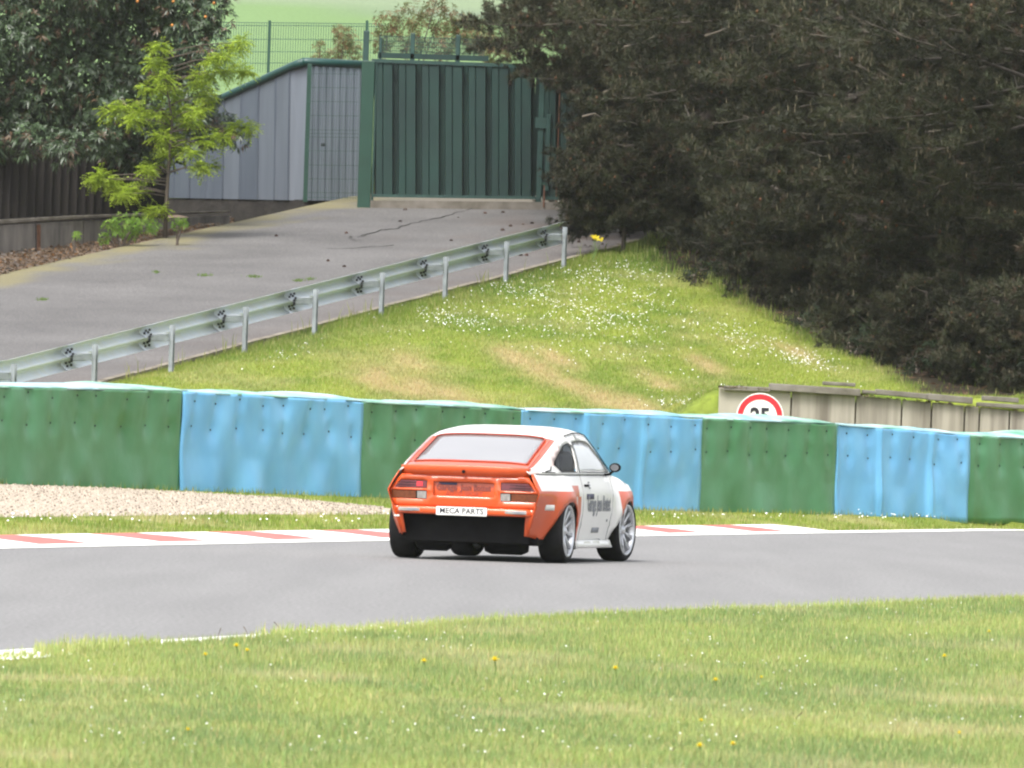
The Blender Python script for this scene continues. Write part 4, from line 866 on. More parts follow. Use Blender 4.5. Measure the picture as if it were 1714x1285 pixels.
# ------------------------------------------------------------------ pines
M['needle'] = attr_mat('pine_needles', rough=.55, spec=.3, trans=.10); M['pine_bark'] = mat('pine_bark', (.13, .105, .085), .9, var=.3, scale=7, c2=(.055, .045, .038), bump=.008, bscale=18)
M['dead'] = mat('dead_branch', (.115, .095, .072), .85, var=.25, scale=9)
M['limb'] = mat('grey_pine_limb', (.075, .062, .050), .85, var=.25, scale=9)
I_ = np.interp
def make_pine(seed, h, Rm, zlo=.25, low=.66):
    r = np.random.default_rng(seed); limbs = MB(); P = []; A = []; tone = []; bts = []
    trunk = MB(); tp = [Vector((.12 * math.sin(k * .9 + seed), .12 * math.cos(k * .7 + seed), k * h / 8 - .3)) for k in range(9)]; trunk.tube(tp if h > 5 else [Vector((p.x * .2, p.y * .2, p.z * .72)) for p in tp], [(.19 if h > 5 else .05) * (1 - k / 9.) + .012 for k in range(9)], 9)
    z = zlo
    while z < h - .4:
        f = z / h; Lb = Rm * (1.0 if f < .5 else (1 - f) / .5 * .9 + .1) * I_(f, (0, .12, .30, .43), (low, low, low + .1, 1.0)); nb = 5 if f < .6 else 4; a0 = r.uniform(0, 6.28)
        for k in range(nb):
            a = a0 + 6.283 * k / nb + r.uniform(-.35, .35); L = Lb * r.uniform(.72, 1.1); out = Vector((math.cos(a), math.sin(a), 0)); rise = r.uniform(-.18, .38); zb_ = z + r.uniform(-.15, .15)
            pts = [Vector((0, 0, zb_)) + out * (L * t) + Vector((0, 0, L * (rise * t - .22 * t * t + .16 * t ** 4))) + Vector((-out.y, out.x, 0)) * (.12 * L * math.sin(t * 4 + a)) for t in (0, .2, .4, .6, .8, 1.0)]
            bt = r.uniform(.55, 1.45)
            if r.random() < .10: continue
            limbs.tube(pts, [.04, .03, .022, .015, .010, .005], 5, cap=False)
            nt = int(5 + L * (3.6 if h > 5 else 6))
            for j in range(nt):
                t = .22 + .78 * (j + r.random()) / nt; i0 = min(4, int(t * 5)); p = pts[i0].lerp(pts[i0 + 1], t * 5 - i0); sgn = 1 if j % 2 else -1; sl = (.35 + .75 * r.random()) * (1.15 - .5 * t) * min(1.0, L / (2.2 if h > 5 else 1.2))
                sd = (out * r.uniform(.35, .8) + Vector((-out.y, out.x, 0)) * sgn * r.uniform(.5, 1.0) + Vector((0, 0, r.uniform(-.35, .65)))).normalized(); e = p + sd * sl + Vector((0, 0, .10 * sl))
                if r.random() < .35: limbs.tube([p, p.lerp(e, .55), e], [.012, .008, .004], 4, cap=False)
                m_ = max(4, int(sl / .048))
                for q in range(m_):
                    tt = ((q + .6) / m_) ** .6; c = p.lerp(e, tt); up = Vector((0, 0, r.uniform(.0, .7))); w = (sd + up + Vector(r.normal(0, .4, 3))).normalized(); P.append(tuple(c + Vector(r.normal(0, .06, 3)))); A.append(tuple(w)); tone.append(r.random()); bts.append(bt)
        z += (.22 if h < 5 else .40) if f < .6 else .55
    P = np.array(P); A = np.array(A); tone = np.array(tone); n = len(P); NN = 25
    e1 = unit(np.cross(A, r.normal(0, 1, (n, 3)))); e2 = np.cross(A, e1)
    ph = r.uniform(0, 6.28, (n, NN)); op = r.uniform(.5, 1.35, (n, NN)); L = r.uniform(.085, .15, (n, NN)); along = r.uniform(-.05, .05, (n, NN))
    D = A[:, None] * np.cos(op)[..., None] + (e1[:, None] * np.cos(ph)[..., None] + e2[:, None] * np.sin(ph)[..., None]) * np.sin(op)[..., None]
    b = P[:, None] + A[:, None] * along[..., None]; S = unit(np.cross(D, r.normal(0, 1, (n, NN, 3)))) * r.uniform(.0048, .008, (n, NN))[..., None]
    V = np.stack([b - S, b + S, b + D * L[..., None]], 2).reshape(-1, 3); F = np.arange(len(V)).reshape(-1, 3)
    c0 = np.array((.024, .031, .013)); c1 = np.array((.040, .037, .018)); c2 = np.array((.055, .036, .021)); w = tone[:, None]
    C = c0 * (1 - w) + c1 * w; C[tone > .93] = c2; C = C * np.array(bts)[:, None]; C = np.repeat(C, NN * 3, 0) * np.repeat(r.uniform(.7, 1.3, (n * NN, 1)), 3, 0)
    # pale candles at the shoot ends and a few rusty cones
    k = np.where(r.random(n) < .11)[0]; t = np.arange(3) * 2.094; q = P[k] + A[k] * .07; ring = np.stack([np.cos(t), np.sin(t), np.zeros(3)], 1) * .011
    cv = np.concatenate([q[:, None] + ring[None], (q + np.array((0, 0, .11)) + A[k] * .02)[:, None]], 1).reshape(-1, 3); kk = np.arange(len(k))[:, None] * 4 + len(V); cf = np.concatenate([kk + np.array(x) for x in ((0, 1, 3), (1, 2, 3), (2, 0, 3))], 0); cc = np.tile(np.array((.095, .078, .045)), (len(cv), 1))
    k = np.where(r.random(n) < .014)[0]; o_ = np.array([(1, 0, 0), (-1, 0, 0), (0, 1, 0), (0, -1, 0), (0, 0, 1.3), (0, 0, -1.3)]) * .032; gv = (P[k][:, None] + A[k][:, None] * .03 + o_[None]).reshape(-1, 3); kk = np.arange(len(k))[:, None] * 6 + len(V) + len(cv)
    gf = np.concatenate([kk + np.array(x) for x in ((0, 2, 4), (2, 1, 4), (1, 3, 4), (3, 0, 4), (2, 0, 5), (1, 2, 5), (3, 1, 5), (0, 3, 5))], 0); gc = np.tile(np.array((.14, .06, .03)), (len(gv), 1))
    me = raw_mesh('crown', np.concatenate([V, cv, gv]), np.concatenate([F, cf, gf]), np.concatenate([C, cc, gc])); print('pine tufts', n)
    return trunk.mesh('trunk', smooth_=True), limbs.mesh('limbs', smooth_=True, fix=False), me
pm = [make_pine(31, 9.5, 3.5, .25, .62), make_pine(57, 9.0, 4.2, .25, .36), make_pine(83, 8.5, 2.9, .4, .85), make_pine(44, 4.2, 1.35, .62, 1.0), make_pine(91, 3.4, 1.3, .08, 1.0)]
PT = [(1165, 452, 189.5, 0, 0.0, 1.0, 'bushy dark pine overhanging the end of the guard rail'),
      (1068, 430, 196.5, 1, 2.1, 1.0, 'dark pine just behind the gate corner, its branches over the gate top'),
      (1290, 520, 182.0, 1, 4.0, 1.0, 'dark pine on the upper bank, second from the guard rail'),
      (1430, 575, 174.5, 2, 1.0, 1.0, 'dark pine halfway down the shaded side of the bank'),
      (1600, 620, 168.0, 0, 3.3, .95, 'dark pine low on the bank above the concrete wall'),
      (1760, 650, 164.0, 1, 5.2, 1.0, 'dark pine at the right picture edge above the concrete wall'),
      (1330, 450, 193.0, 2, 0.5, 1.1, 'dark pine in the back row in the middle of the grove'),
      (1500, 470, 188.0, 0, 5.0, 1.0, 'dark pine in the back row towards the right'),
      (1680, 480, 182.0, 2, 2.6, 1.1, 'dark pine in the back row at the upper right'),
      (1115, 440, 192.6, 1, 4.4, .98, 'tall dark pine whose upper branches reach across the gate top'),
      (1210, 440, 201.0, 2, 3.9, 1.15, 'dark pine standing close behind the second gate leaf'),
      (1420, 440, 203.0, 1, 0.9, 1.2, 'farthest dark pine showing between the nearer pines'),
      (1620, 440, 200.0, 0, 1.7, 1.1, 'far dark pine filling the upper right corner')]
for k_, (x_, y_, d_) in enumerate(((1128, 468, 183.0), (1215, 500, 176.0), (1300, 540, 171.0), (1385, 578, 165.5), (1470, 610, 161.5), (1590, 630, 159.0), (1690, 640, 158.0))):
    PT.append((x_ + 78, y_, d_ + 3.0, 4, k_ * 1.3, (.62, .66, .6, .62, .55, .6, .66)[k_], 'bushy knee-high to head-high pine on the shaded bank edge, %s from the guard rail' % ORD[k_]))
PT.append((1042, 431, 186.8, 3, .4, .78, 'small young pine with a thin bare stem at the end of the guard rail'))
pines = []; pine_names = []
for px, py, d, k, rz, sc, lb in PT:
    u, v = uv(px, py); x = float(u) / FPX * d; p = Vector((x, d, float(gz(x, d)) - .05)); o = empty('pine_tree', tuple(p), rz); o.scale = (sc,) * 3; tag(o, lb, 'tree', 'dark pines on the right of the bank'); t, l, c = pm[k]
    link('trunk', t, M['pine_bark'], o); link('limbs', l, M['limb'], o)['kind'] = 'stuff'; link('crown', c, M['needle'], o); pines.append(p); pine_names.append(o.name)
# pale dead branches on the outside of the nearest pines
for pi, path in ((0, [(980, 262), (1010, 250), (1035, 228), (1048, 232)]), (0, [(975, 195), (995, 190), (1020, 205)]), (0, [(1010, 155), (1040, 140), (1060, 122), (1090, 128)]), (0, [(1045, 78), (1070, 74), (1100, 58)]), (0, [(1150, 330), (1185, 322), (1215, 308)]), (2, [(1320, 258), (1345, 250), (1365, 232)]), (2, [(1180, 60), (1205, 52), (1230, 40)]), (3, [(1490, 345), (1530, 352), (1560, 340), (1578, 310)]), (3, [(1510, 225), (1560, 220), (1612, 214)]), (4, [(1500, 480), (1540, 478), (1570, 485)]), (4, [(1660, 210), (1690, 215), (1725, 206)])):
    o = bpy.data.objects[pine_names[pi]]; inv = o.matrix_basis.inverted(); d = o.location.y - 2.6; P_ = [inv @ at(x, y_, d + .15 * k) for k, (x, y_) in enumerate(path)]
    MB().tube(P_, [.022, .018, .014, .008][:len(P_)], 6).build('dead_branch', M['dead'], o, smooth_=True, world=False)
# undergrowth below the pines
UG = ((.020, .036, .014), (.038, .028, .017), .35)
_ug = []
for i, (x, y_) in enumerate(((1160, 470), (1345, 548), (1430, 590), (1535, 622), (1650, 632), (1705, 636))):
    p = hit(x, y_ + 10); _ug.append(([(x, y_ - 12, 24), (x + 24, y_ - 20, 24), (x - 14, y_ - 6, 14)], p.y + .7, 85, ('dark low scrub on the shaded bank edge, %s from the guard rail end' % ORD[i])))
for i, (bl, d, n, lb) in enumerate(tuple(_ug) + (([(1330, 540, 30), (1370, 555, 28), (1400, 570, 26)], 171, 150, 'low dark undergrowth at the shaded edge of the bank'), ([(1470, 565, 34), (1510, 585, 34), (1440, 590, 24)], 166, 190, 'dark leafy bush under the pines above the wall'), ([(1560, 590, 36), (1610, 600, 32)], 163, 160, 'dark green ivy clump right of the leafy bush under the pines'), ([(1680, 590, 42), (1730, 600, 40), (1650, 615, 22)], 161, 200, 'dense green undergrowth at the right edge over the wall'), ([(1230, 500, 22), (1265, 515, 22)], 177, 90, 'small dark bush at the top of the shaded bank'))):
    shrub(lb, bl, d, n, UG, 60 + i, L=(.05, .12), per=6, name='undergrowth', grp='undergrowth below the pines')
# brown needle and twig litter under the pines
n = 5000; X = rng.uniform(2.0, 9.5, n); Y = rng.uniform(149.6, 190, n); k = pine_shade(X, Y) > .35; X, Y = X[k], Y[k]; n = len(X); H = np.stack([X, Y, gz(X, Y) + rng.uniform(.0, .05, n)], 1)
D = unit(rng.normal(0, 1, (n, 3)) * np.array((1, 1, .3))); N = unit(np.array((0, 0, 1.)) + rng.normal(0, .5, (n, 3))); L = rng.uniform(.06, .18, n); C = np.array((.13, .075, .045)) * rng.uniform(.4, 1.4, (n, 1))
V, F, CC = leaf_quads(H, D, N, L, L * .25, .1, C); o = link('pine_litter', raw_mesh('pine_litter', V, F, CC), M['soft_leaf']); tag(o, 'brown needle and twig litter under the pines', 'litter', kind='stuff')
# pine cones on the service road
cone = MB(); 
for ring in range(5):
    for k in range(7):
        t = 6.283 * (k + .5 * ring) / 7; rr = (.016, .026, .028, .022, .012)[ring]; z = .006 + ring * .013; d = Vector((math.cos(t), math.sin(t), 0)); e = Vector((-d.y, d.x, 0)) * .011
        cone.add([d * rr * .3 + Vector((0, 0, z)), d * rr + e + Vector((0, 0, z + .008)), d * rr * 1.25 + Vector((0, 0, z + .016)), d * rr - e + Vector((0, 0, z + .008))], [(0, 1, 2), (0, 2, 3)])
cone_m = cone.mesh('pine_cone', fix=False); M['cone'] = mat('brown_cone', (.075, .038, .028), .85, var=.3, scale=20)
for i, (x, y_) in enumerate(sorted(((674, 355), (813, 361), (842, 359), (770, 368), (666, 375), (889, 377), (878, 379), (858, 383), (837, 390), (752, 407), (576, 451), (464, 399), (938, 408), (972, 409), (990, 406), (975, 414), (992, 416), (868, 432), (882, 432), (740, 458), (1010, 412), (578, 395), (550, 441)))):
    p = hit(x, y_); o = link('pine_cone', cone_m, M['cone']); o.location = p + Vector((0, 0, .03)); o.rotation_euler = (random.uniform(1.2, 1.8), 0, random.uniform(0, 6.28)); s = random.uniform(.9, 1.35); o.scale = (s, s, s); tag(o, 'small fallen pine cone on the service road, %s from the left' % ORD[i], 'pine cone', 'pine cones fallen on the service road')
# cracks in the old asphalt
M['crack'] = mat('open_crack', (.035, .032, .03), 1, var=.3, scale=20)
for pts, w in (([(610, 398), (640, 390), (668, 386), (690, 378), (720, 372), (745, 365), (775, 358), (812, 346)], .035), ([(552, 420), (600, 418), (640, 417), (675, 414)], .022), ([(582, 400), (590, 406), (604, 407)], .02), ([(610, 400), (590, 402)], .02)):
    L_ = [hit(x + random.uniform(-2, 2), y_ + random.uniform(-1, 1)) for x, y_ in pts]; L2 = []
    for a_, b_ in zip(L_[:-1], L_[1:]):
        for t in (0, .33, .66): L2.append(a_.lerp(b_, t) + Vector((random.uniform(-.05, .05), random.uniform(-.1, .1), 0)))
    rows = []
    for p in L2:
        z = float(zd(sq(p.x, p.y)[0])) + .018; ww = w * random.uniform(.4, 1.3); rows.append([Vector((p.x - ww * .5, p.y - ww * 2.5, z)), Vector((p.x + ww * .5, p.y + ww * 2.5, z + .001))])
    o = MB().grid(rows).build('crack', M['crack'], drive, fix=False)
# yellow flowers by the end of the rail
yf = tree_obj('yellow_flower', hit(992, 438), 'tall yellow flowered plant beside the last guard rail post', 'flower'); b0 = origin(yf); mb = MB(); fl = MB()
for k in range(6):
    t = at(1000 + random.uniform(-9, 9), 400 + random.uniform(-3, 3), b0.y); mb.tube([b0, b0.lerp(t, .5) + Vector((random.uniform(-.04, .04), 0, 0)), t], [.006, .005, .003], 4)
    for j in range(7):
        c = t + Vector((random.gauss(0, .025), random.gauss(0, .02), random.gauss(0, .015))); 
        for i in range(3): fl.add([c, c + Vector((random.gauss(0, .02), random.gauss(0, .02), random.gauss(0.01, .015))), c + Vector((random.gauss(0, .02), random.gauss(0, .02), random.gauss(0.01, .015)))], [(0, 1, 2)])
mb.build('stem', M['stem'], yf); fl.build('blossom', M['yellow'], yf, fix=False)
# pale tall weeds along the edging
n = 150; s_w = rng.uniform(3, 34, n); q_w = QE + .12 + rng.random(n) * .12; k = fbm(s_w * .8, q_w) > .5; s_w, q_w = s_w[k], q_w[k]; P = np.stack([G0[0] + GD[0] * s_w + GD[1] * q_w, G0[1] + GD[1] * s_w - GD[0] * q_w, zd(s_w)], 1); n = len(P)
blades('edge_weeds', P, rng.uniform(.12, .38, n), rng.uniform(.008, .016, n), tint(np.tile(np.array((.24, .26, .08)), (n, 1))), M['grass'], 'thin pale weeds growing along the concrete edging', 'weeds')

# ================================================================== THE RACE CAR  (local frame: +y forward from the tail, +x right, z up)
YAW = R(13.2)
rc = (flat(930, 943) + flat(683, 932)) / 2; WB_R, WB_F, TR_R, TR_F, WR = .80, 3.20, .70, .715, .295
hd = Vector((math.sin(YAW), math.cos(YAW), 0)); car0 = Vector((rc.x, rc.y, 0)) - hd * WB_R
car = empty('race_car', (car0.x, car0.y, .002), -YAW); tag(car, 'orange and white racing coupe seen from behind on the track', 'race car')
def paint(name, c, rough=.28):
    m = mat(name, c, rough, var=.07, scale=2.2, coat=.35, spec=.5); return m
ORG = (.57, .078, .012); WHT = (.78, .77, .74)
M['orange'] = paint('orange_paint', ORG); M['orange_gloss'] = mat('orange_gloss_paint', ORG, .22, var=.07, scale=2.2, coat=1.0, spec=.6); M['white'] = paint('white_paint', WHT)
M['black'] = mat('matt_black', (.007, .007, .008), .75, var=.3, scale=10, spec=.12); M['rubber'] = mat('tyre_rubber', (.010, .010, .011), .8, var=.25, scale=14, bump=.001, spec=.2)
M['alloy'] = mat('silver_alloy', (.62, .63, .65), .32, .7, var=.08, scale=9); M['alloy_dark'] = mat('brake_dark', (.16, .165, .175), .5, .5, var=.2)
M['red_lens'] = mat('dark_red_lens', (.10, .010, .016), .4, var=.2, scale=40, coat=.15); M['amber_lens'] = mat('brown_amber_lens', (.15, .040, .012), .4, var=.2, scale=40, coat=.15); M['clear_lens'] = mat('grey_clear_lens', (.30, .29, .27), .2, var=.2, scale=30, coat=.5); M['bright_red'] = mat('bright_red_lens', (.55, .02, .03), .2, var=.1)
M['plate'] = mat('white_plate', (.74, .73, .69), .5, var=.06, scale=9); M['ink'] = mat('black_ink', (.02, .02, .03), .6); M['ink_soft'] = mat('faded_dark_print', (.22, .045, .03), .6); M['ink_grey'] = mat('grey_print', (.21, .22, .24), .6); M['gap'] = mat('grey_shut_line', (.36, .36, .36), .6); M['ink_blue'] = mat('dark_blue_print', (.03, .03, .07), .6)
def expr_mat(name, fn):
    """white/orange paint divided by straight colour boundaries on the bodywork (body livery, pillar tint)"""
    m, n, l, b = new_mat(name); tc = n.new('ShaderNodeTexCoord'); sx = n.new('ShaderNodeSeparateXYZ'); l.new(tc.outputs['Object'], sx.inputs[0])
    def mth(op, a, b_):
        k = n.new('ShaderNodeMath'); k.operation = op
        for i, v in enumerate((a, b_)):
            if isinstance(v, (int, float)): k.inputs[i].default_value = v
            else: l.new(v, k.inputs[i])
        return k.outputs[0]
    fac = fn(sx.outputs[1], sx.outputs[2], mth); ns = n.new('ShaderNodeTexNoise'); ns.inputs['Scale'].default_value = 2.0; l.new(tc.outputs['Object'], ns.inputs['Vector'])
    mx = n.new('ShaderNodeMix'); mx.data_type = 'RGBA'; l.new(fac, mx.inputs[0]); mx.inputs[6].default_value = (*WHT, 1); mx.inputs[7].default_value = (*ORG, 1)
    sc = n.new('ShaderNodeVectorMath'); sc.operation = 'SCALE'; mr = n.new('ShaderNodeMapRange'); mr.inputs[3].default_value = .86; mr.inputs[4].default_value = 1.08; l.new(ns.outputs['Fac'], mr.inputs[0]); l.new(mx.outputs[2], sc.inputs[0]); l.new(mr.outputs[0], sc.inputs['Scale']); l.new(sc.outputs[0], b.inputs['Base Color'])
    b.inputs['Roughness'].default_value = .36; b.inputs['Coat Weight'].default_value = .25; b.inputs['Coat Roughness'].default_value = .06
    return m
def livery(y, z, f):
    lt = lambda a, b: f('LESS_THAN', a, b); gt = lambda a, b: f('GREATER_THAN', a, b); an = lambda a, b: f('MULTIPLY', a, b); orr = lambda a, b: f('MAXIMUM', a, b)
    A = an(lt(z, .648), lt(y, 1.16)); B = an(an(gt(y, 1.22), lt(y, 1.38)), lt(z, .60)); C2 = an(an(gt(y, 1.02), lt(y, 1.30)), an(gt(z, .60), lt(z, .70))); D = an(an(gt(y, 2.92), lt(y, 3.95)), lt(z, .650))
    return orr(orr(orr(A, B), orr(C2, D)), lt(y, .085))
M['livery'] = expr_mat('orange_white_livery', livery)
def pillar_mix(y, z, f): return f('MULTIPLY', .30, f('MULTIPLY', f('LESS_THAN', f('ADD', y, f('MULTIPLY', f('SUBTRACT', z, .80), -1.9)), .62), f('MAXIMUM', f('GREATER_THAN', z, .872), f('LESS_THAN', y, .22))))  # even pale peach on the rear pillar, behind a slanted line
M['pillar_tint'] = expr_mat('pillar_tint', pillar_mix)
def glass_mat(name, tint, alpha, rough=.04):
    m, n, l, b = new_mat(name); b.inputs['Base Color'].default_value = (*tint, 1); b.inputs['Roughness'].default_value = rough; b.inputs['Coat Weight'].default_value = .5
    ns = n.new('ShaderNodeTexNoise'); ns.inputs['Scale'].default_value = 1.5; rp = n.new('ShaderNodeMapRange'); rp.inputs[3].default_value = alpha - .06; rp.inputs[4].default_value = alpha + .06
    l.new(ns.outputs['Fac'], rp.inputs[0]); t = n.new('ShaderNodeBsdfTransparent'); mx = n.new('ShaderNodeMixShader'); l.new(rp.outputs[0], mx.inputs[0]); l.new(t.outputs[0], mx.inputs[1]); l.new(b.outputs[0], mx.inputs[2]); l.new(mx.outputs[0], n['Material Output'].inputs['Surface']); return m
M['rear_glass'] = glass_mat('grey_rear_glass', (.33, .33, .34), .80, .10); M['side_glass'] = glass_mat('side_glass', (.02, .02, .025), .12); M['pale_glass'] = glass_mat('painted_reflection_glass', (.68, .69, .70), .80, .15)  # door panes and windscreen: white sky reflection painted into the glass colour

def dens(poly, step):
    out = []
    for i in range(len(poly)):
        a, b = Vector(poly[i]), Vector(poly[(i + 1) % len(poly)]); k = max(1, int((b - a).length / step + .5)); out += [a.lerp(b, j / k) for j in range(k)]
    return out
def inside(p, poly):
    x, y = p; c = False; n = len(poly); j = n - 1
    for i in range(n):
        xi, yi = poly[i]; xj, yj = poly[j]
        if (yi > y) != (yj > y) and x < (xj - xi) * (y - yi) / (yj - yi) + xi: c = not c
        j = i
    return c
def patch(outer, holes, fmap, step=.05):
    """flat outline with cut-outs, meshed finely and bent onto a curved surface"""
    loops = [dens(outer, step)] + [dens(h, step) for h in holes]; vs = []; es = []
    for L in loops:
        k = len(vs); vs += [Vector((p[0], p[1])) for p in L]; es += [(k + i, k + (i + 1) % len(L)) for i in range(len(L))]
    xs = [p[0] for p in outer]; ys_ = [p[1] for p in outer]; nb = list(vs)
    x = min(xs) + step / 2
    while x < max(xs):
        y = min(ys_) + step / 2
        while y < max(ys_):
            if inside((x, y), outer) and not any(inside((x, y), h) for h in holes) and min((q - Vector((x, y))).length_squared for q in nb) > (step * .45) ** 2: vs.append(Vector((x, y)))
            y += step
        x += step
    v2, e2, f2, *_ = geometry.delaunay_2d_cdt(vs, es, [], 0, 1e-5); mb = MB(); fs = []
    for f in f2:
        c = sum((Vector(v2[i]) for i in f), Vector((0, 0))) / len(f)
        if inside(c, outer) and not any(inside(c, h) for h in holes): fs.append(tuple(f))
    used = sorted({i for f in fs for i in f}); mp = {k: i for i, k in enumerate(used)}
    mb.add([fmap(v2[k][0], v2[k][1]) for k in used], [tuple(mp[i] for i in f) for f in fs]); return mb
def cbuild(mb, name, m, parent=None, thick=0.0, sm=True, off=-1):
    o = mb.build(name, m, parent or car, smooth_=sm, world=False)
    if thick: so = o.modifiers.new('thickness', 'SOLIDIFY'); so.thickness = thick; so.offset = off
    return o
I = np.interp
YS = (0.0, .12, .40, .80, 1.35, 2.5, 3.2, 3.75, 4.02, 4.15)
W25 = (.58, .60, .68, .745, .755, .755, .755, .70, .62, .52); W45 = (.655, .675, .735, .790, .790, .790, .80, .76, .69, .58); W62 = (.715, .728, .760, .800, .792, .792, .800, .755, .68, .57); W79 = (.610, .640, .700, .735, .745, .745, .690, .62, .56, .47)
def body_x(y, z):
    w = I(z, (.15, .25, .45, .62, .70, .80), (I(y, YS, W25) - .012, I(y, YS, W25), I(y, YS, W45), I(y, YS, W62), I(y, YS, W62) * .62 + I(y, YS, W79) * .38, I(y, YS, W79)))
    for yc, tr in ((WB_R, TR_R), (WB_F, TR_F)):
        dx, dz = y - yc, z - .27; d = math.hypot(dx, dz); w += .050 * math.exp(-((d - .30) / .12) ** 2) * min(1., max(.3, (z - .1) / .2))
    w += .008 * math.exp(-((z - .345) / .016) ** 2) * (1 if 1.1 < y < 2.85 else 0)          # swage line above the sill
    return w
ARC_R = [(.37, .21), (.42, .31), (.50, .42), (.60, .50), (.71, .545), (.82, .555), (.94, .535), (1.04, .475), (1.11, .38), (1.14, .26), (1.14, .165)]
ARC_F = [(2.70, .165), (2.80, .30), (2.93, .43), (3.06, .525), (3.18, .565), (3.32, .555), (3.44, .50), (3.53, .40), (3.58, .28), (3.60, .20)]
side_poly = [(.10, .235), (.24, .215)] + ARC_R + ARC_F + [(3.8, .20), (4.05, .22), (4.15, .34), (4.13, .50), (4.05, .62), (3.75, .70), (3.35, .755), (2.95, .79), (2.0, .795), (1.0, .80), (.30, .80), (.05, .795), (.012, .72), (.0, .62), (.02, .50), (.05, .36)]
for sgn, nm in ((1, 'right'), (-1, 'left')):
    mb = patch(side_poly, [], lambda y, z: (sgn * body_x(y, z), y, z), .045); o = cbuild(mb, 'body_side', M['livery'], thick=.012)
# cabin: roof edge curve, side frames with window openings, roof, hatch
PY = (0.0, .05, .22, .50, 1.05, 1.40, 1.75, 2.05, 2.30, 2.42, 2.70, 2.98)
ZC = (.832, .842, .892, .978, 1.140, 1.198, 1.226, 1.228, 1.205, 1.175, 1.02, .845); ZE = (.822, .830, .866, .945, 1.096, 1.150, 1.178, 1.180, 1.162, 1.138, .975, .80); HW = (.575, .580, .602, .607, .594, .588, .584, .578, .572, .568, .635, .700)
def top_z(x, y): w = I(y, PY, HW); t = min(1, abs(x) / w); return I(y, PY, ZE) + (I(y, PY, ZC) - I(y, PY, ZE)) * (1 - t ** 4.0)
def cab_x(y, z):
    z1 = I(y, PY, ZE); z0 = .795; t = max(0., min(1.0, (z - z0) / max(.012, z1 - z0))); a, b = I(y, YS, W79), I(y, PY, HW); return a + (b - a) * t + .022 * math.sin(math.pi * t) * min(1, (z1 - z0) / .25)
edge_up = [(y, I(y, PY, ZE)) for y in (.03, .12, .22, .35, .50, .70, .90, 1.05, 1.25, 1.40, 1.6, 1.75, 1.9, 2.05, 2.2, 2.30, 2.42, 2.56, 2.70, 2.84, 2.95)]
cab_poly = [(2.97, .797), (2.0, .797), (1.0, .797), (.3, .797), (.03, .797)] + edge_up
qwin = [(.80, .822), (1.40, .822), (1.52, 1.06), (1.42, 1.080), (1.22, 1.058), (1.00, 1.000), (.72, .915), (.66, .885)]
dwin = [(1.47, .822), (2.80, .822), (2.66, .90), (2.50, .99), (2.32, 1.075), (2.20, 1.095), (1.95, 1.103), (1.75, 1.100), (1.60, 1.090), (1.57, 1.06)]
for sgn in (1, -1):
    fm = lambda y, z: (sgn * cab_x(y, z), y, z); fi = lambda y, z: (sgn * (cab_x(y, z) - .010), y, z)
    cbuild(patch(cab_poly, [qwin, dwin], fm, .05), 'cabin_side', M['pillar_tint'], thick=.012)
    cbuild(patch(qwin, [], fi, .06), 'quarter_window', M['side_glass'], thick=.004); cbuild(patch(dwin, [], fi, .06), 'door_window', M['pale_glass'], thick=.004)
    # black rubber round the openings and the vent slots behind the quarter window
    for L, nm in ((qwin, 'window_seal'), (dwin, 'window_seal')):
        p = [Vector((sgn * (cab_x(y, z) + .003), y, z)) for y, z in dens(L, .06)]; mb = MB(); mb.tube(p + [p[0]], .0028, 5, cap=False); cbuild(mb, nm, M['black'])
    mb = MB(); mb.tube([Vector((sgn * (cab_x(y, z) + .002), y, z)) for y, z in ((.36, .822), (.50, .835), (.56, .868))], .006, 5); mb.tube([Vector((sgn * (cab_x(y, z) + .002), y, z)) for y, z in ((.28, .815), (.42, .815), (.60, .815))], .005, 5); cbuild(mb, 'vent_slot', M['black'])
    mb = MB(); mb.tube([Vector((sgn * (I(y, YS, W79) + .004), y, .797)) for y in np.linspace(.12, 2.95, 24)], .0035, 5); cbuild(mb, 'belt_trim', M['black'])
    mb = MB(); mb.tube([Vector((sgn * (cab_x(y, z - .012) + .004), y, z - .004)) for y, z in edge_up[9:]], .005, 5); cbuild(mb, 'drip_rail', M['black'])
    # door shut lines and handle
    mb = MB(); mb.tube([Vector((sgn * (body_x(1.46, z) + .001), 1.46 - .10 * (z - .6) ** 2, z)) for z in np.linspace(.20, .79, 14)], .0045, 4); mb.tube([Vector((sgn * (body_x(2.68, z) + .001), 2.68 + .2 * (z - .5), z)) for z in np.linspace(.20, .79, 14)], .0045, 4); cbuild(mb, 'door_gap', M['gap'])
    mb = MB(); mb.box((sgn * (body_x(1.62, .70) + .006), 1.62, .70), (.016, .14, .022), bev=.005); cbuild(mb, 'door_handle', M['black'], sm=False)
    # sill skirt under the door, pale and bowed
    sk = [(1.15, .165), (2.70, .165), (2.62, .235), (1.15, .235)]; mb = patch(sk, [], lambda y, z: (sgn * (body_x(y, max(z, .16)) + .016 + .02 * (.235 - z) / .07), y, z - .035), .06); cbuild(mb, 'sill_skirt', M['white'], thick=.02)
tp = lambda x, y: (x, y, top_z(x, y))
w_at = lambda y: I(y, PY, HW) - .001
def ring(y0, y1, inset=0.0, n=10): ys_ = np.linspace(y0, y1, n); return [(w_at(y) - inset, y) for y in ys_] + [(-(w_at(y) - inset), y) for y in ys_[::-1]]
rw = [(.522, .235), (.530, .27), (.512, 1.02), (.485, 1.055), (-.485, 1.055), (-.512, 1.02), (-.530, .27), (-.522, .235)]
cbuild(patch(ring(.035, 1.10), [rw], tp, .06), 'hatch', M['orange_gloss'], thick=.014); cbuild(patch(rw, [], lambda x, y: (x, y, top_z(x, y) - .008), .06), 'rear_window', M['rear_glass'], thick=.004)  # rear glass tinted an even grey, mostly opaque
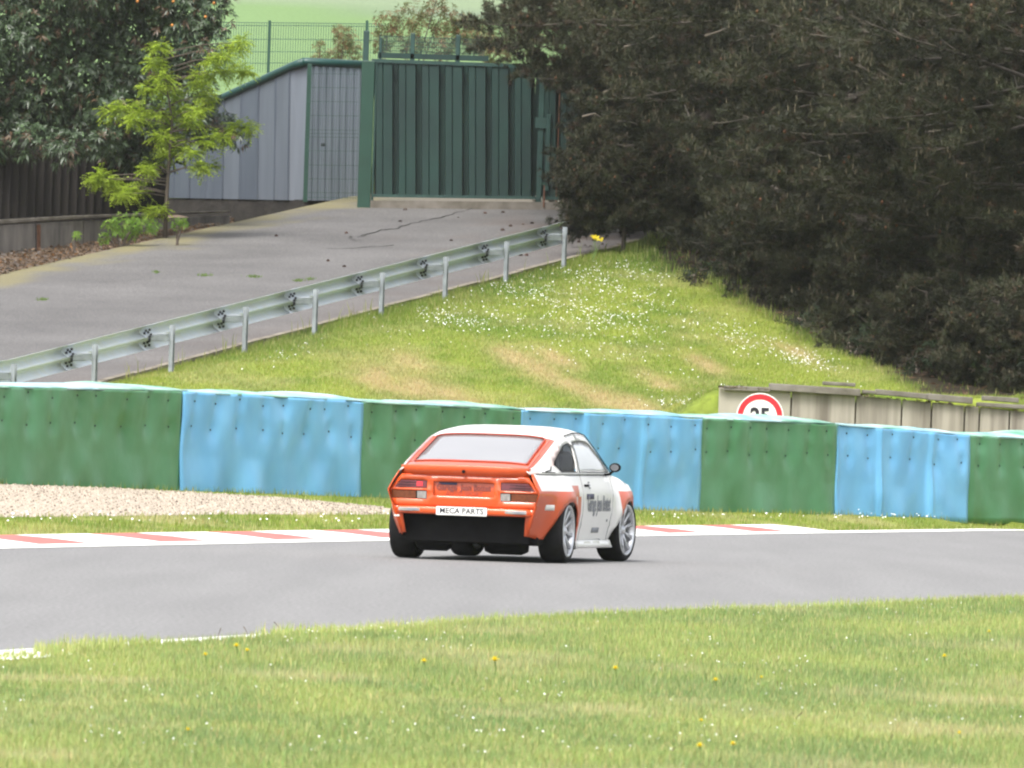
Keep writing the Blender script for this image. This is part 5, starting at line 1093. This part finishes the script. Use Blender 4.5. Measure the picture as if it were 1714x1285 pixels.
p = [Vector((x, y, top_z(x, y) + .002)) for x, y in dens(rw, .05)]; mb = MB(); mb.tube(p + [p[0]], .008, 5, cap=False); cbuild(mb, 'rear_window_seal', mat('red_seal', (.36, .05, .03), .5))
cbuild(patch(ring(1.103, 2.42), [], tp, .07), 'roof', M['white'], thick=.014)
ws = ring(2.43, 2.965, .03, 6); cbuild(patch(ws, [], lambda x, y: (x, y, top_z(x, y) - .006), .07), 'windscreen', M['pale_glass'], thick=.005)
for x in (-.562, .562):                                        # hatch shut lines
    mb = MB(); mb.tube([Vector((x * (1.02 if y < .6 else .99), y, top_z(x, y) + .001)) for y in np.linspace(.10, 1.09, 16)], .0035, 4); cbuild(mb, 'hatch_gap', M['ink_soft'])
# bonnet and nose
hood = [(.02 + y, y) for y in ()]
def hood_x(y): return I(y, YS, W79) - .002
hy = np.linspace(2.95, 4.05, 12); hp = [(hood_x(y), y) for y in hy] + [(-hood_x(y), y) for y in hy[::-1]]
zl = lambda y: I(y, (2.95, 3.35, 3.75, 4.05), (.79, .755, .70, .62))
cbuild(patch(hp, [], lambda x, y: (x, y, zl(y) + .035 * (1 - (x / hood_x(y)) ** 2)), .09), 'bonnet', M['white'], thick=.012)
nose = [(-.60, .20), (.60, .20), (.60, .60), (-.60, .60)]
cbuild(patch(nose, [], lambda x, z: (x, 4.14 - .10 * (x / .6) ** 2 - .25 * max(0, z - .5), z), .1), 'nose', M['white'], thick=.02)
# tail panel
LU = [(.345, .640), (.345, .712), (.600, .712), (.662, .640)]; LL = [(.345, .543), (.345, .618), (.690, .618), (.690, .543)]
def ty(z): return I(z, (.40, .62, .80), (.03, .0, .022))
tail_half = [(.0, .765), (.595, .765), (.712, .622), (.695, .56), (.672, .475), (0, .475)]
tail = [(x, z) for x, z in tail_half[1:-1]] + [(-x, z) for x, z in tail_half[1:-1][::-1]]
rec = [(-.285, .575), (.285, .575), (.285, .705), (-.285, .705)]
mir = lambda L: [(-x, z) for x, z in L][::-1]
tf = lambda x, z: (x, ty(z) + .05 * (abs(x) / .7) ** 4, z)
cbuild(patch(tail, [rec, LU, mir(LU), LL, mir(LL)], tf, .05), 'tail_panel', M['orange'], thick=.01, off=-1)
cbuild(patch(rec, [], lambda x, z: (x, ty(z) + .035, z), .06), 'plate_recess', M['orange'])
mb = MB()
for a, b in zip(rec, rec[1:] + rec[:1]): mb.add([tf(*a), tf(*b), (b[0], ty(b[1]) + .036, b[1]), (a[0], ty(a[1]) + .036, a[1])], [(0, 1, 2, 3)])
cbuild(mb, 'recess_rim', M['orange'], sm=False)
def lamp(L, m, name, par=None, dy=-.004):
    mb = patch(L, [], lambda x, z: (x, ty(z) + .05 * (abs(x) / .7) ** 4 + dy, z), .05); return cbuild(mb, name, m, par)
def shrink(L, k=.9, f=.86): cx = sum(p[0] for p in L) / len(L); cz = sum(p[1] for p in L) / len(L); return [(cx + (x - cx) * k, cz + (z - cz) * f) for x, z in L]
for sgn in (1, -1):
    t = empty('tail_light', (0, 0, 0)); t.parent = car; mm = (lambda L: L) if sgn == 1 else mir
    for nm, L, m in (('lamp_housing', LU, M['black']), ('lamp_housing', LL, M['black'])): lamp(mm(L), m, nm, t, .012)
    lamp(mm(shrink(LU, .96, .86)), M['red_lens'], 'brake_lens', t, -.002); lamp(mm(shrink([(.445, .543), (.445, .618), (.690, .618), (.690, .543)], .97, .86)), M['amber_lens'], 'indicator_lens', t, -.002); lamp(mm(shrink([(.345, .543), (.345, .618), (.440, .618), (.440, .543)], .92, .86)), M['clear_lens'], 'reverse_lens', t, -.004)
    if sgn == -1: lamp([(-.445, .655), (-.385, .655), (-.385, .70), (-.445, .70)], M['bright_red'], 'bright_red_segment', t, -.006)  # brighter red patch in the left brake lens
    for z in (.665, .690): 
        mb = MB(); mb.box((sgn * .49, -.004 + ty(z) + .012, z), (.27, .006, .004)); cbuild(mb, 'lens_rib', M['black'], t, sm=False)
# spoiler: overhanging lip
mb = MB(); rows = []
for x in np.linspace(-.60, .60, 25):
    k = abs(x) / .60; e = .012 * (1 - k * k); bk = .012 + .07 * k ** 6
    rows.append([(x, .12, top_z(min(.55, abs(x)), .12) - .004), (x, bk + .02, .838 + e), (x, bk - .035, .846 + e), (x, bk - .047, .838 + e), (x, bk - .020, .795 + e * .3), (x, bk - .004, .760), (x, bk + .06, .755)])
mb.grid(rows); cbuild(mb, 'spoiler', M['orange'], thick=.006)
mb = MB(); mb.tube([(x, -.004 + .05 * (abs(x) / .7) ** 4, .757 - .004 * abs(x)) for x in np.linspace(-.57, .57, 18)], .004, 4); cbuild(mb, 'spoiler_gap', M['ink_soft'])
mb = MB(); mb.lathe([(0, -.004), (.012, -.004), (.016, 0), (.016, .01)], 10, 'y', (0, -.028, .800)); cbuild(mb, 'lock_button', M['black'])
# bumper
mb = MB(); rows = []
for x in np.linspace(-.665, .665, 31):
    k = abs(x) / .665; b = .01 + .10 * k ** 7; rows.append([(x, b + .03, .482), (x, b - .028, .476), (x, b - .036, .462), (x, b - .036, .424), (x, b - .026, .412), (x, b + .06, .408)])
mb.grid(rows); cbuild(mb, 'bumper', M['orange'], thick=.004)
# number-plate style name board and small bumper lamps
mb = MB(); mb.box((-.005, -.030, .442), (.475, .010, .078), bev=.004); board = cbuild(mb, 'name_board', M['plate'], sm=False)
RX = Matrix.Rotation(R(90), 4, 'X')
text_mesh('MECA PARTS', .070, 'lettering', M['ink'], board, Matrix.Translation((-.005, -.0365, .444)) @ RX, squeeze=1.02, bold=.0008)
for x in (-.50, .50):
    mb = MB(); mb.box((x, -.026 + .008, .448), (.20, .012, .034), bev=.005); lp_ = cbuild(mb, 'bumper_lamp', M['clear_lens'], sm=False); mb = MB(); mb.box((x + .03, -.0265, .448), (.11, .004, .018)); cbuild(mb, 'lamp_grille', M['ink_grey'], lp_, sm=False)
# lettering in the recess: dark block with the garage name, faint second line
text_mesh('Garage', .072, 'lettering', M['ink_soft'], car, Matrix.Translation((-.165, .032, .655)) @ RX, squeeze=.92, bold=.003); text_mesh('Jean Bottet', .072, 'lettering', M['ink_soft'], car, Matrix.Translation((.105, .032, .655)) @ RX, squeeze=.86, bold=.003)
mb = MB(); mb.box((-.155, .0325, .688), (.17, .003, .022)); cbuild(mb, 'dark_print_block', M['ink_blue'], sm=False)
text_mesh('AUTO SPORT', .050, 'lettering', mat('faint_red_print', (.40, .06, .03), .6), car, Matrix.Translation((0, .033, .602)) @ RX, squeeze=1.15)
# black area under the bumper
mb = MB(); mb.grid([[(x, .16 + .05 * (abs(x) / .6) ** 3, z) for x in np.linspace(-.58, .58, 12)] for z in (.17, .24, .33, .44)]); cbuild(mb, 'rear_undertray', M['black'])
for sgn in (1, -1):                                                     # lower corners of the quarter panels
    cp = [(.585, .475), (.672, .475), (.655, .42), (.625, .33), (.598, .235), (.555, .24), (.57, .36)]
    mb = patch([(sgn * x, z) for x, z in cp][::sgn], [], lambda x, z: (x, I(z, (.23, .36, .5), (.105, .055, .03)) - .004 + .02, z), .05); cbuild(mb, 'corner_panel', M['orange'], thick=.01)
mb = MB(); mb.box((-.63, .05, .385), (.05, .012, .018), bev=.004); cbuild(mb, 'tow_tab', M['plate'], sm=False)
# floor, exhaust, axle lumps
mb = MB(); mb.box((0, 2.1, .20), (1.30, 3.7, .10), bev=.03); cbuild(mb, 'floor_pan', M['black'], sm=False)
mb = MB(); mb.lathe([(0, -.16), (.06, -.16), (.085, -.12), (.085, .12), (.06, .16), (0, .16)], 12, 'x', (-.36, .42, .16)); cbuild(mb, 'silencer', M['black'])
mb = MB(); mb.lathe([(0, -.2), (.05, -.2), (.075, -.14), (.075, .14), (.05, .2), (0, .2)], 12, 'x', (.30, .52, .135)); cbuild(mb, 'silencer', M['black'])
mb = MB(); mb.tube([(.62, 1.2, .15), (.60, 1.7, .14), (.58, 2.2, .16)], .045, 8); cbuild(mb, 'side_exhaust', M['black'])
mb = MB(); mb.tube([(-.62, .80, .27), (-.2, .80, .25), (0, .80, .24), (.2, .80, .25), (.62, .80, .27)], [.04, .04, .12, .04, .04], 10); cbuild(mb, 'rear_axle', M['black'])
# inner wheel arches (dark) and interior
for sgn in (1, -1):
    for yc in (WB_R, WB_F):
        mb = MB(); rows = []
        for t in np.linspace(-.25, math.pi + .25, 16): rows.append([(sgn * x, yc + .41 * math.cos(t), .26 + .36 * math.sin(t)) for x in (.38, .62)])
        mb.grid(rows); cbuild(mb, 'wheel_well', M['black'])
mb = MB(); mb.box((0, 1.6, .70), (1.28, 2.2, .03)); cbuild(mb, 'interior_floor', M['black'], sm=False)
mb = MB(); mb.box((0, .72, .80), (1.15, .9, .02)); cbuild(mb, 'parcel_shelf', M['black'], sm=False)
mb = MB()
mb.tube([(-.52, 1.55, .70), (-.50, 1.62, 1.0), (-.42, 1.65, 1.12), (.42, 1.65, 1.12), (.50, 1.62, 1.0), (.52, 1.55, .70)], .022, 8); mb.tube([(.46, 1.62, 1.08), (.50, .75, .84)], .02, 8); mb.tube([(-.46, 1.62, 1.08), (-.50, .75, .84)], .02, 8); mb.tube([(-.5, 1.6, .95), (.5, 1.6, .95)], .018, 8); cbuild(mb, 'roll_cage', M['alloy_dark'])
for x in (-.33, .33):
    mb = MB(); mb.box((x, 1.98, .80), (.46, .14, .42), Matrix.Rotation(R(-14), 3, 'X'), bev=.05); mb.box((x, 1.93, 1.03), (.27, .10, .14), Matrix.Rotation(R(-10), 3, 'X'), bev=.04); cbuild(mb, 'seat', M['black'], sm=False)
mb = MB(); mb.box((0, 2.85, .76), (1.25, .3, .12), bev=.03); cbuild(mb, 'dashboard', M['black'], sm=False)
# mirrors
for sgn in (1, -1):
    mr_ = MB(); mr_.lathe([(0, -.05), (.03, -.048), (.055, -.03), (.062, 0), (.058, .02), (.05, .026), (0, .024)], 14, 'y', (0, 0, 0)); mr_.v = [(sgn * .845 + x * .92, 2.52 - y, .868 + z * .70) for x, y, z in mr_.v]; mo = cbuild(mr_, 'door_mirror', M['black']); mg = MB(); mg.lathe([(0, 0), (.044, 0)], 12, 'y'); mg.v = [(sgn * .845 + x * .92, 2.492, .868 + z * .70) for x, y, z in mg.v]; cbuild(mg, 'mirror_glass', M['alloy_dark'], mo); ms = MB(); ms.tube([(sgn * .84, 2.52, .845), (sgn * .79, 2.53, .805), (sgn * .74, 2.55, .80)], .012, 6); cbuild(ms, 'mirror_arm', M['black'], mo)
# wheels
TW = .115
tyre = MB().lathe([(.232, -TW + .012), (.245, -TW), (.268, -TW - .004), (.286, -TW + .012), (.294, -TW + .035), (.295, 0), (.294, TW - .035), (.286, TW - .012), (.268, TW + .004), (.245, TW), (.232, TW - .012)], 48, 'x').mesh('tyre', smooth_=True)
rim = MB().lathe([(.236, -TW + .01), (.240, TW - .008), (.236, TW + .002), (.226, TW + .003), (.217, TW - .006), (.212, TW - .06), (.205, -TW + .02)], 48, 'x').mesh('rim', smooth_=True)
back = MB().lathe([(0, .01), (.17, .008), (.205, -.005)], 32, 'x').mesh('brake_disc')
sp = MB()
for k in range(10):
    for d in (-.055, .055):
        a = 2 * math.pi * k / 10 + d; o = Vector((0, math.cos(a), math.sin(a))); a0 = 2 * math.pi * k / 10; i = Vector((0, math.cos(a0), math.sin(a0)))
        sp.tube([i * .04 + Vector((TW - .055, 0, 0)), i.lerp(o, .5) * .13 + Vector((TW - .040, 0, 0)), o * .218 + Vector((TW - .018, 0, 0))], [.016, .011, .010], 5)
sp.lathe([(0, TW - .02), (.022, TW - .022), (.03, TW - .035), (.055, TW - .045), (.06, TW - .07), (.03, .01)], 16, 'x'); spm = sp.mesh('spokes', smooth_=True)
for x, y in ((TR_R, WB_R), (-TR_R, WB_R), (TR_F, WB_F), (-TR_F, WB_F)):
    w = empty('wheel', (x, y, WR)); w.parent = car; w.rotation_euler = (random.uniform(0, 1), 0, (0 if x > 0 else math.pi) - (R(5) if y > 2 else 0))
    link('tyre', tyre, M['rubber'], w); link('rim', rim, M['alloy'], w); link('brake_disc', back, M['alloy_dark'], w); link('spokes', spm, M['alloy'], w)
# side lettering and stickers (right side)
def side_text(txt, size, y, z, m, sq_=1.0, bold=0.0):
    n = Vector((1, 0, 0)); mw = Matrix.Translation((body_x(y, z) + .004, y, z)) @ Matrix.Rotation(R(90), 4, 'Z') @ RX; o = text_mesh(txt, size, 'lettering', m, car, mw, squeeze=sq_, bold=bold)
    for v in o.data.vertices: v.co.x = body_x(v.co.y, v.co.z) + .004 + (v.co.x - (body_x(y, z) + .004)) * .5
    return o
def side_patch(y0, y1, z0, z1, name, m): return cbuild(patch([(y0, z0), (y1, z0), (y1, z1), (y0, z1)], [], lambda y, z: (body_x(y, z) + .004, y, z), .05), name, m, thick=.001)
side_text('Garage Jean Bottet', .20, 2.12, .53, M['ink_grey'], .62, .005); side_patch(1.60, 1.90, .575, .625, 'dark_print_block', M['ink_blue']); side_text('E', .085, 1.75, .70, M['ink_grey'], 1.8, .003)
side_patch(.24, .42, .475, .525, 'white_sticker', M['plate']); side_patch(1.95, 2.25, .268, .315, 'small_sticker', M['ink_grey']); side_patch(2.50, 2.55, .37, .39, 'small_sticker', M['ink_grey'])

for o in car.children:
    if not o.name.startswith('wheel') or o.name.startswith('wheel_well'): o.scale = (1, 1, 1.015)

# ================================================================== damp, slightly hazy air
hz = MB(); hz.box((0, 270.0, 15.6), (1440.0, 716.0, 33.6)); m, n, l, b = new_mat('hazy_air'); n.remove(b); pv = n.new('ShaderNodeVolumePrincipled')
pv.inputs['Color'].default_value = (.93, .95, .97, 1); pv.inputs['Density'].default_value = .00008; pv.inputs['Anisotropy'].default_value = .2
l.new(pv.outputs[0], n['Material Output'].inputs['Volume']); M['haze'] = m
o = hz.build('haze', m); tag(o, 'thin damp haze in the air over the whole place', 'haze', kind='stuff'); o.display_type = 'WIRE'
